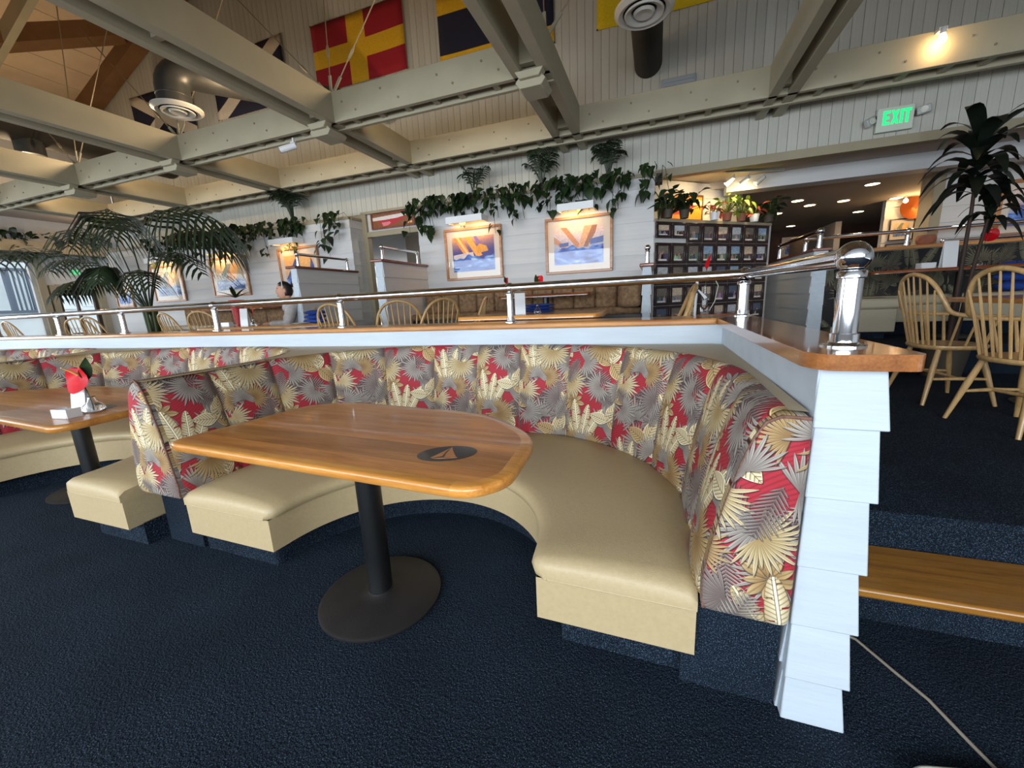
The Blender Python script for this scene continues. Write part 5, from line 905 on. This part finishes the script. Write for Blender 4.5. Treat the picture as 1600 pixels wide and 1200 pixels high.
b = thing('bench_block', 'dark low block under the rear chrome rail', 'bench', (4.4, 7.45, PF)); MB().box(3.6, 5.3, 7.36, 7.5, PF, 1.70).build('body', whitebg, b); MB().box(3.58, 5.32, 7.35, 7.52, 1.70, 1.72).build('cap', redwood, b)
t = thing('round_pot', 'round pinkish pot on the cap behind the dark leaf booth', 'pot', (3.42, 7.30, 1.79))
MB().lathe([(.07, 0), (.10, .04), (.105, .09), (.09, .13), (.08, .13), (.09, .09), (1e-5, .08)], (3.45, 7.29, 1.79), 20).build('bowl', terra, t); MB().lathe([(1e-5, .105), (.085, .105)], (3.45, 7.29, 1.79), 20).build('soil', soil, t)
for k, (xx, lab) in enumerate(((-4.28, 'left yellow bottle seen through the doorway'), (-4.16, 'right yellow bottle seen through the doorway'))): t = thing('bottle', lab, 'bottle', (xx, 7.2, 1.9)); MB().lathe([(.035, 0), (.035, .16), (.014, .21), (.014, .26)], (xx, 7.2, 1.9), 14).build('body', bottlem, t); MB().lathe([(.016, .26), (.016, .29), (1e-5, .292)], (xx, 7.2, 1.9), 12).build('cap', black, t)
point_light('doorway_fill', (-4.0, 7.0, 2.6), 12, (1, .9, .75), .08)  # fill light without a fixture, added for the room behind the doorway
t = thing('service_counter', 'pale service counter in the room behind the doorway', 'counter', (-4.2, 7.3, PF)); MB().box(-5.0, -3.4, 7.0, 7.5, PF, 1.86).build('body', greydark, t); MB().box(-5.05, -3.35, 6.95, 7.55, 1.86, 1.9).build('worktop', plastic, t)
# tall white stand with blue tape before the photographs
t = thing('display_stand', 'slim white stand with a blue band and thin cord before the photographs', 'stand', (.30, 3.9, UF)); MB().tube([(.30, 3.9, UF + .02), (.335, 3.9, 1.40)], .012, 10).build('pole', plastic, t); MB().lathe([(.10, 0), (.10, .012), (.02, .03)], (.30, 3.9, UF), 18).build('foot', plastic, t); MB().tube([(.325, 3.9, 1.295), (.328, 3.9, 1.33)], .018, 10).build('blue_band', bluecloth, t)
MB().tube([(.47, 3.9, 1.41), (.50, 3.9, 1.35), (.48, 3.9, 1.22), (.44, 3.9, 1.14)], .004, 6).build('cord', pale, t); MB().add([(.338, 3.89, 1.32), (.40, 3.89, 1.24), (.42, 3.89, 1.255), (.35, 3.89, 1.325)], [(0, 1, 2, 3)]).build('ribbon', paper, t)
t = thing('bud_vase', 'tall red bud in a slim glass vase before the photographs', 'vase', (.40, 4.1, UF)); MB().lathe([(.03, .80), (.035, .86), (.012, 1.0), (.012, 1.04), (.009, 1.04), (.009, 1.0), (.03, .86), (1e-5, .81)], (.43, 4.2, UF), 14).build('glass_vase', glass, t); MB().tube([(.43, 4.2, UF + .85), (.435, 4.2, UF + 1.2)], .003, 6).build('flower_stem', stemm, t); l = leaf_bm(.15, .05, heart=False).build('red_spathe', red, t, world=False); l.location = (.035, .1, 1.18); l.rotation_euler = (.3, -1.45, .4)
t = thing('cafe_table', 'small dark table behind the ledge carrying the slim red bud vase', 'table', (.43, 4.2, UF)); MB().lathe([(1e-5, .76), (.28, .76), (.285, .775), (.28, .79), (1e-5, .79)], (.43, 4.2, UF), 28).build('top', table_d, t); MB().lathe([(.035, .02), (.035, .76)], (.43, 4.2, UF), 14).build('pedestal_post', black, t); MB().lathe([(.2, 0), (.2, .012), (.05, .03)], (.43, 4.2, UF), 24).build('base_disc', black2, t)
# ================================================================ PLANTS
def leafmesh(nm, L, W, m, **k): o = leaf_bm(L, W, **k); me = bpy.data.meshes.new(nm); me.from_pydata(o.v, [], o.f); me.polygons.foreach_set('use_smooth', [True] * len(me.polygons)); me.materials.append(m); return me
PL = leafmesh('leaf', .105, .080, leafm, heart=True, n=4, droop=.35); PLb = leafmesh('leaf', .17, .13, leafm, heart=True, n=4, droop=.35)
def pothos(label, x0, x1, y, z, drop, n, seed, fr=.8, m=None):
    """trailing vine: strands fall over the planter rim, leaves hang along them"""
    R = random.Random(seed); t = thing('trailing_vine', label, 'plant', ((x0 + x1) / 2, y, z)); st = MB(); w = x1 - x0; ns = max(3, int(n / 5)); k = 0
    for s in range(ns):
        bx = x0 + w * (s + R.random()) / ns; L = drop * R.choice((.3, .5, .8, 1.1, 1.4)) * R.uniform(.8, 1.1); sd = R.uniform(-.12, .12); out = R.uniform(-.05, .10)
        P = [V3(bx, y + .12, z - .02), V3(bx, y + .02, z + .07), V3(bx + sd * .3, y - .05 - out, z + .02), V3(bx + sd * .6, y - .06 - out * .6, z - L * .5), V3(bx + sd, y - .05 - out * .4, z - L)]
        st.tube(P, .0035, 4, False)
        for q in range(max(2, int(1.7 * n / ns))):
            f = R.uniform(.25, 1) * 3.999; i = int(f); p = P[i].lerp(P[i + 1], f - i); rz = R.uniform(-PI, 0) + R.uniform(-.3, .3); big = PLb if R.random() < .12 else PL; sc = R.uniform(.8, 1.35)
            inst('leaf', big, t, p + V3(R.uniform(-.05, .05), R.uniform(-.08, .0), R.uniform(-.02, .05)), (sc, sc, sc), (R.uniform(-.5, .5), R.uniform(.3, 1.15), rz)); k += 1
    st.build('stems', stemm, t); MB().box(x0 + .02, x1 - .02, y + .08, y + .26, z - .10, z + .0).build('planter_box', darkpot, t); return t
zt = 2.775
for i, (x0, x1, dr, n, lab) in enumerate(((-3.52, -2.95, .38, 64, 'trailing pothos at the left end of the right planter, above the orange sail painting'), (-2.85, -2.30, .30, 46, 'trailing pothos right above the orange sail picture light'), (-2.25, -1.75, .34, 44, 'trailing pothos between the two paintings'), (-1.70, -1.35, .28, 22, 'trailing pothos with one broad hanging leaf, left of the tan sail picture light'), (-1.35, -.72, .24, 60, 'dense pothos right above the tan sail picture light'), (-.66, -.30, .30, 30, 'thin pothos right of the tan sail painting'), (-.28, .06, .30, 22, 'sparse pothos vine at the right corner of the planter wall'),
        (-5.35, -4.80, .48, 22, 'sparse vine hanging at the right end of the left planter'), (-6.35, -5.65, .34, 50, 'pothos under the bushy palm on the left planter'), (-7.2, -6.5, .36, 44, 'pothos above the gap between two pictures on the left planter'), (-8.3, -7.3, .34, 60, 'pothos above the grey sail picture'), (-9.6, -8.4, .40, 60, 'pothos behind the palm fronds on the left planter'))):
    pothos(lab, x0, x1, 5.63, zt, dr, n, 40 + i)
for i, (y0, y1) in enumerate(((5.6, 6.9), (4.4, 5.5))):
    R = random.Random(90 + i); t = thing('trailing_vine', ['vine on the left wall shelf nearer the door', 'vine on the left wall shelf above the window'][i], 'plant', (-13.75, (y0 + y1) / 2, 3.0)); MB().box(-13.95, -13.65, y0, y1, 3.0, 3.12).build('planter_box', darkpot, t)
    for k in range(70): sc = R.uniform(1.2, 2.2); inst('leaf', PL, t, (-13.62 + R.uniform(-.2, .12), R.uniform(y0, y1), R.uniform(2.72, 3.45)), (sc,) * 3, (R.uniform(-.6, .6), R.uniform(-.2, 1.2), R.uniform(-PI, PI)))
def frond_mb(P, leaf, wmax, nl, droop, start=.25):
    """palm frond: arching rib with paired drooping leaflets"""
    mb = MB(); n = len(P); mb.tube(P, [.012 * (1 - .8 * i / (n - 1)) + .002 for i in range(n)], 5, False)
    for k in range(nl):
        f = start + (1 - start) * (k + .5) / nl; q = f * (n - 1); i = min(int(q), n - 2); p = P[i].lerp(P[i + 1], q - i); tg = (P[i + 1] - P[i]).normalized(); up = V3(0, 0, 1); sd = tg.cross(up).normalized(); L = leaf * (math.sin(PI * min(1, (f - start) / (1 - start) * .80 + .16))) ** .7
        for s in (-1, 1):
            d = (tg * .55 + sd * s * .8 + V3(0, 0, .05)).normalized(); a = p; b = p + d * L * .5 + V3(0, 0, -droop * L * .18); c = p + d * L * .82 + V3(0, 0, -droop * L * .62); e = p + d * L * .95 + V3(0, 0, -droop * L); w = wmax; wd = tg * w
            mb.add([a - wd * .3, a + wd * .3, b - wd * .5, b + wd * .5, c - wd * .36, c + wd * .36, e], [(0, 1, 3, 2), (2, 3, 5, 4), (4, 5, 6)])
    return mb
t = thing('potted_palm', 'tall kentia palm with arching fronds behind the ledge at left', 'palm', (-8.3, 4.55, UF)); B = V3(-8.3, 4.55, 1.35)
MB().lathe([(.16, 0), (.21, .30), (.22, .36), (.19, .36), (.185, .31), (1e-5, .31)], (-8.3, 4.55, UF), 24).build('pot', darkpot, t); MB().lathe([(1e-5, .32), (.185, .32)], (-8.3, 4.55, UF), 20).build('soil', soil, t)
for k in range(5): MB().tube([(-8.3 + .05 * math.cos(k * 1.3), 4.55 + .05 * math.sin(k * 1.3), UF + .3), (-8.3 + .09 * math.cos(k * 1.3), 4.55 + .09 * math.sin(k * 1.3), 1.5)], [.03, .022], 8).build('stem', stemm, t)
for C, E, lf, dr in (((-10.4, 4.35, 3.25), (-12.1, 4.2, 2.42), .72, .9), ((-10.0, 4.7, 3.75), (-11.0, 4.9, 2.75), .80, 1.25), ((-9.0, 4.9, 3.9), (-9.9, 5.1, 2.85), .75, 1.2), ((-8.5, 4.1, 3.75), (-7.2, 3.9, 2.55), .80, 1.25), ((-7.6, 4.4, 3.75), (-6.0, 4.5, 2.55), .78, 1.1), ((-7.9, 4.9, 3.5), (-6.7, 5.1, 2.35), .66, 1.1),
                     ((-7.7, 4.1, 2.5), (-6.95, 3.9, 1.75), .50, 1.0), ((-8.9, 4.2, 2.4), (-9.7, 4.0, 1.75), .45, .9), ((-8.2, 4.0, 2.6), (-8.0, 3.8, 1.85), .50, 1.0), ((-9.6, 4.5, 2.9), (-10.9, 4.5, 2.25), .50, .8), ((-7.3, 4.3, 2.9), (-6.4, 4.3, 1.9), .45, .6)):
    P = bez(B, C, E, 14); frond_mb(P, lf * .95, .058, 15, dr, .40).build('frond', palmm, t)
def parlor(label, x, y, z, h, seed, n=9):
    R = random.Random(seed); t = thing('parlor_palm', label, 'plant', (x, y, z)); MB().lathe([(.07, -.08), (.09, .05), (.08, .05), (1e-5, .03)], (x, y, z), 14).build('pot', darkpot, t)
    for k in range(n): a = k * 2.4 + R.random(); s = R.uniform(.35, .75) * h * .62; P = bez(V3(x, y, z), V3(x + math.cos(a) * s * .5, y - abs(math.sin(a)) * .12, z + h * R.uniform(.85, 1.1)), V3(x + math.cos(a) * s * 1.25, y - abs(math.sin(a)) * .22, z + h * R.uniform(.55, 1.12)), 9); frond_mb(P, h * .44, .016, 11, .45, .25).build('frond', palmm, t)
parlor('small parlor palm on the right planter above the gap between paintings', -1.50, 5.70, zt, .42, 5); parlor('bushy parlor palm with low wide fronds right of the tan sail picture light', -.62, 5.72, zt, .40, 6); parlor('tall bushy parlor palm on the left planter above the divider rail', -5.95, 5.68, zt, .62, 7, 13); parlor('little fern sprig on the right planter over the orange sail painting', -2.52, 5.70, zt, .42, 8, 5)
# cane plant at right
def cane(label, x, y, z0, crowns, seed):
    R = random.Random(seed); t = thing('dracaena', label, 'plant', (x, y, z0)); MB().lathe([(.15, 0), (.19, .32), (.17, .32), (1e-5, .28)], (x, y, z0), 22).build('pot', darkpot, t)
    for (pts, n, L, zlo, zhi) in crowns:
        P = [V3(*p) for p in pts]; MB().tube(P, [.022 - .010 * i / (len(P) - 1) for i in range(len(P))], 8).build('cane', barkm, t); top = P[-1]
        for k in range(n):
            a = k * 2.39996 + R.uniform(-.2, .2); f = k / max(1, n - 1); zz = zlo + (zhi - zlo) * f; ax = top if zz > top.z else P[-2].lerp(P[-1], max(0, min(1, (zz - P[-2].z) / (P[-1].z - P[-2].z)))); d = V3(math.cos(a), math.sin(a), 0); l = L * R.uniform(.75, 1.12); ri = .42 + .55 * f ** 1.5; mb = MB(); vs = []; nn = 7; sd = V3(-d.y, d.x, 0)
            for q in range(nn + 1): u = q / nn; p = V3(ax.x, ax.y, zz) + d * l * (u - .12 * u * u) + V3(0, 0, l * (ri * u * 1.5 - (.95 + .30 * (1 - f)) * u ** 2.2)); w = .062 * L / .45 * math.sin(PI * min(.999, u * .86 + .12)) ** .8; vs += [p - sd * w, p + V3(0, 0, -.006), p + sd * w]
            for q in range(nn): b_ = q * 3; 
            mb.add(vs, [f_ for q in range(nn) for f_ in ((q * 3, q * 3 + 3, q * 3 + 4, q * 3 + 1), (q * 3 + 1, q * 3 + 4, q * 3 + 5, q * 3 + 2))]); mb.build('leaf', dracm, t)
    return t
cane('tall dark cane plant with two leafy crowns at the right edge', 2.86, 5.42, UF, ((((2.88, 5.42, UF + .3), (2.88, 5.42, 1.2), (2.87, 5.40, 1.95), (2.83, 5.37, 2.58)), 36, .43, 2.10, 2.60), (((2.94, 5.44, UF + .3), (2.98, 5.44, 1.4), (3.04, 5.44, 2.02)), 18, .30, 1.84, 2.06)), 3)
# plants along the photograph wall shelf
def shelfplant(label, s, out, kind, seed):
    R = random.Random(seed); p = onw(s, out, 2.236); t = thing('potted_plant', label, 'plant', p); mm, nm, sc, n, h, pot = kind; MB().lathe([(.05, 0), (.065, .10), (.055, .10), (1e-5, .085)], p, 14).build('pot', pot, t); me = nm
    st = MB()
    for k in range(n):
        a = R.uniform(0, 2 * PI); r = R.uniform(.02, .16) * sc; q = V3(p.x + math.cos(a) * r, p.y + math.sin(a) * r, p.z + .08 + h * R.uniform(.1, 1)); st.tube([V3(p.x, p.y, p.z + .08), q], .003, 4, False); s_ = R.uniform(.8, 1.4) * sc; inst('leaf', me, t, q, (s_,) * 3, (R.uniform(-.5, .5), R.uniform(-.7, .8), a + R.uniform(-.6, .6)))
    st.build('stems', stemm, t)
BL = leafmesh('leaf', .10, .045, brightleaf, n=4, droop=.3); PK = leafmesh('leaf', .08, .06, pinkleaf, n=4, droop=.4)
G, Bq, K = (leafm, PL, 1.15, 36, .24, darkpot), (brightleaf, BL, 1.1, 34, .26, terra), (pinkleaf, PK, .9, 16, .14, plastic)
for s, o, kd, lab in ((.17, .06, G, 'dark leafy plant at the left end of the photograph wall shelf'), (.42, .08, G, 'dark leafy plant just left of the burgee picture'), (.98, .05, K, 'pink leaved plant in a white pot on the photograph shelf'), (1.22, .04, Bq, 'bright green plant at the middle of the photograph shelf'), (1.48, .05, Bq, 'bright green plant right of the middle on the photograph shelf'), (1.74, .05, K, 'low pink flowered plant near the right end of the photograph shelf'), (2.02, .06, G, 'dark leafy plant trailing at the right end of the photograph shelf')): shelfplant(lab, s, o, kd, int(s * 100))
# ================================================================ THE SEATED WOMAN
wm = thing('person', 'seated woman in a pale grey hoodie with dark hair in a bun, facing left', 'person', (-4.985, 4.52, UF), .83); wm.scale = (1.1, 1.1, 1.1); O = V3(-5.55, 5.1, 0)
def skinned(nm, pts, edges, rad, m, parent, sub=2):
    me = bpy.data.meshes.new(nm); me.from_pydata([Vector(p) for p in pts], edges, []); o = bpy.data.objects.new(nm, me); COL.objects.link(o); o.parent = parent; me.materials.append(m)
    sk = o.modifiers.new('skin', 'SKIN'); sk.use_smooth_shade = True
    for i, r in enumerate(rad): me.skin_vertices[0].data[i].radius = (r, r) if not isinstance(r, tuple) else r
    me.skin_vertices[0].data[0].use_root = True; s = o.modifiers.new('sub', 'SUBSURF'); s.levels = sub; s.render_levels = sub; WL[o.as_pointer()] = WL[parent.as_pointer()]; return o
# body: pelvis, spine, neck, head, legs, arms in one surface (local to the bench, facing -x)
pts = [(0, 0, .56), (0, 0, .74), (-.01, 0, .90), (-.02, 0, 1.00), (-.04, 0, 1.06), (-.06, 0, 1.13), (-.065, 0, 1.20), (-.02, -.09, .55), (-.42, -.11, .56), (-.44, -.11, .30), (-.44, -.11, .06), (-.55, -.11, .035), (-.02, .09, .55), (-.42, .11, .56), (-.44, .11, .30), (-.44, .11, .06), (-.55, .11, .035),
       (-.02, -.17, .97), (-.08, -.21, .74), (-.30, -.15, .74), (-.37, -.13, .75), (-.02, .17, .97), (-.08, .21, .74), (-.30, .15, .74), (-.37, .13, .75)]
eds = [(0, 1), (1, 2), (2, 3), (3, 4), (4, 5), (5, 6), (0, 7), (7, 8), (8, 9), (9, 10), (10, 11), (0, 12), (12, 13), (13, 14), (14, 15), (15, 16), (3, 17), (17, 18), (18, 19), (19, 20), (3, 21), (21, 22), (22, 23), (23, 24)]
rad = [.13, .12, .13, .10, .048, .075, .07, .10, .075, .055, .04, .035, .10, .075, .055, .04, .035, .06, .045, .034, .026, .06, .045, .034, .026]
body = skinned('body', pts, eds, rad, skin, wm)
hd = MB(); rows = []
for i in range(13):
    ph = PI * i / 12; r = []
    for j in range(16):
        a = 2 * PI * j / 16; x = -math.cos(a) * math.sin(ph); y = math.sin(a) * math.sin(ph) * .80; z = math.cos(ph) * 1.18; x *= 1.0 - (.14 * (z < -.3) * abs(z)); face = max(0, -x)
        if abs(y) < .32 and -.35 < z < .12: x -= .20 * face * (1 - abs(y) / .32) * (1 - abs(z + .18) / .32 if abs(z + .18) < .32 else 0)
        if z < -.7: x -= .12
        r.append((-.075 + x * .092, y * .092, 1.16 + z * .098))
    rows.append(r)
hd.grid(rows, close=True); h = hd.build('head', skin, wm, world=False)
for s in (-1, 1):
    MB().lathe([(1e-5, -.008), (.009, 0), (1e-5, .008)], (-.150, s * .030, 1.175), 10).build('eye', eyem, h, world=False); MB().obox((-.157, s * .015, 1.195), (-.145, s * .048, 1.197), .006, .005).build('eyebrow', hair, h, world=False); MB().lathe([(1e-5, -.026), (.010, -.02), (.016, .0), (.010, .02), (1e-5, .026)], (-.065, s * .076, 1.165), 10).build('ear', skin, h, world=False)
MB().tube([(-.150, -.022, 1.098), (-.160, 0, 1.098), (-.150, .022, 1.098)], [.003, .006, .003], 6).build('lips', lipm, h, world=False)
hv_, hf_ = [], []; cc_ = V3(-.075, 0, 1.16)
for r in hd.v: p = Vector(r); d = p - cc_; hv_.append(cc_ + d * 1.09 + V3(.004, 0, .002))
for f in hd.f:
    d = sum(((Vector(hd.v[k]) - cc_) for k in f), V3(0, 0, 0)) / len(f); x, z = d.x / .092, d.z / .115
    if (z > .42 and x > -.72 + max(0, .75 - z)) or (x > -.12 and z > -.50): hf_.append(f)
m = MB().add(hv_, hf_); o = m.build('hair', hair, wm, world=False); so = o.modifiers.new('thickness', 'SOLIDIFY'); so.thickness = .012
MB().lathe([(1e-5, -.05), (.035, -.035), (.048, 0), (.036, .035), (1e-5, .048)], (.055, 0, 1.245), 16).build('hair_bun', hair, wm, world=False); MB().tube([(-.09 + .0, .084 * math.cos(a), 1.19 + .100 * math.sin(a)) for a in [PI * i / 10 for i in range(11)]], .006, 6).build('headband', plastic, wm, world=False)
skinned('hoodie', pts[:5] + [pts[17], pts[18], pts[19], pts[21], pts[22], pts[23]], [(0, 1), (1, 2), (2, 3), (3, 4), (3, 5), (5, 6), (6, 7), (3, 8), (8, 9), (9, 10)], [.15, .145, .155, .125, .07, .082, .062, .048, .082, .062, .048], hoodie, wm)
MB().tube([(.03, -.10, 1.0), (.09, -.06, 1.03), (.11, 0, 1.04), (.09, .06, 1.03), (.03, .10, 1.0), (-.06, .10, .99), (-.10, .03, .97)], [.03, .045, .05, .045, .03, .03, .02], 10).build('hood', hoodie, wm, world=False)
skinned('trousers', [pts[0], pts[7], pts[8], pts[9], (-.44, -.11, .10), pts[12], pts[13], pts[14], (-.44, .11, .10)], [(0, 1), (1, 2), (2, 3), (3, 4), (0, 5), (5, 6), (6, 7), (7, 8)], [.14, .112, .088, .068, .055, .112, .088, .068, .055], denim, wm)
for s in (-1, 1):
    for k, (dy, L, dz) in enumerate(((-.022, .060, 0), (-.007, .070, .004), (.008, .066, .003), (.022, .052, -.002))): b0_ = V3(-.395, s * .13 + dy, .752); skinned('finger', [b0_, b0_ + V3(-L * .5, 0, .004 + dz), b0_ + V3(-L * .85, 0, -.014), b0_ + V3(-L, 0, -.03)], [(0, 1), (1, 2), (2, 3)], [.009, .0085, .008, .006], skin, wm, 1)
    skinned('thumb', [V3(-.375, s * .108, .75), V3(-.40, s * .088, .745), V3(-.425, s * .083, .735)], [(0, 1), (1, 2)], [.011, .009, .007], skin, wm, 1)
bn = thing('booth_bench', 'plain tan bench the woman sits on, along the left planter wall', 'booth', (-6.0, 5.3, PF)); MB().box(-8.9, -4.9, 5.0, 5.55, PF, PF + .42).build('bench_base', black, bn); MB().box(-8.9, -4.9, 4.95, 5.45, PF + .42, PF + .50).build('seat_cushion', vinylgrey, bn, bevel=.02)
for k in range(9): MB().box(-8.9 + k * .444, -8.9 + k * .444 + .44, 5.45, 5.60, PF + .42, PF + .84).build('back_panel', tapestry, bn, bevel=.03)
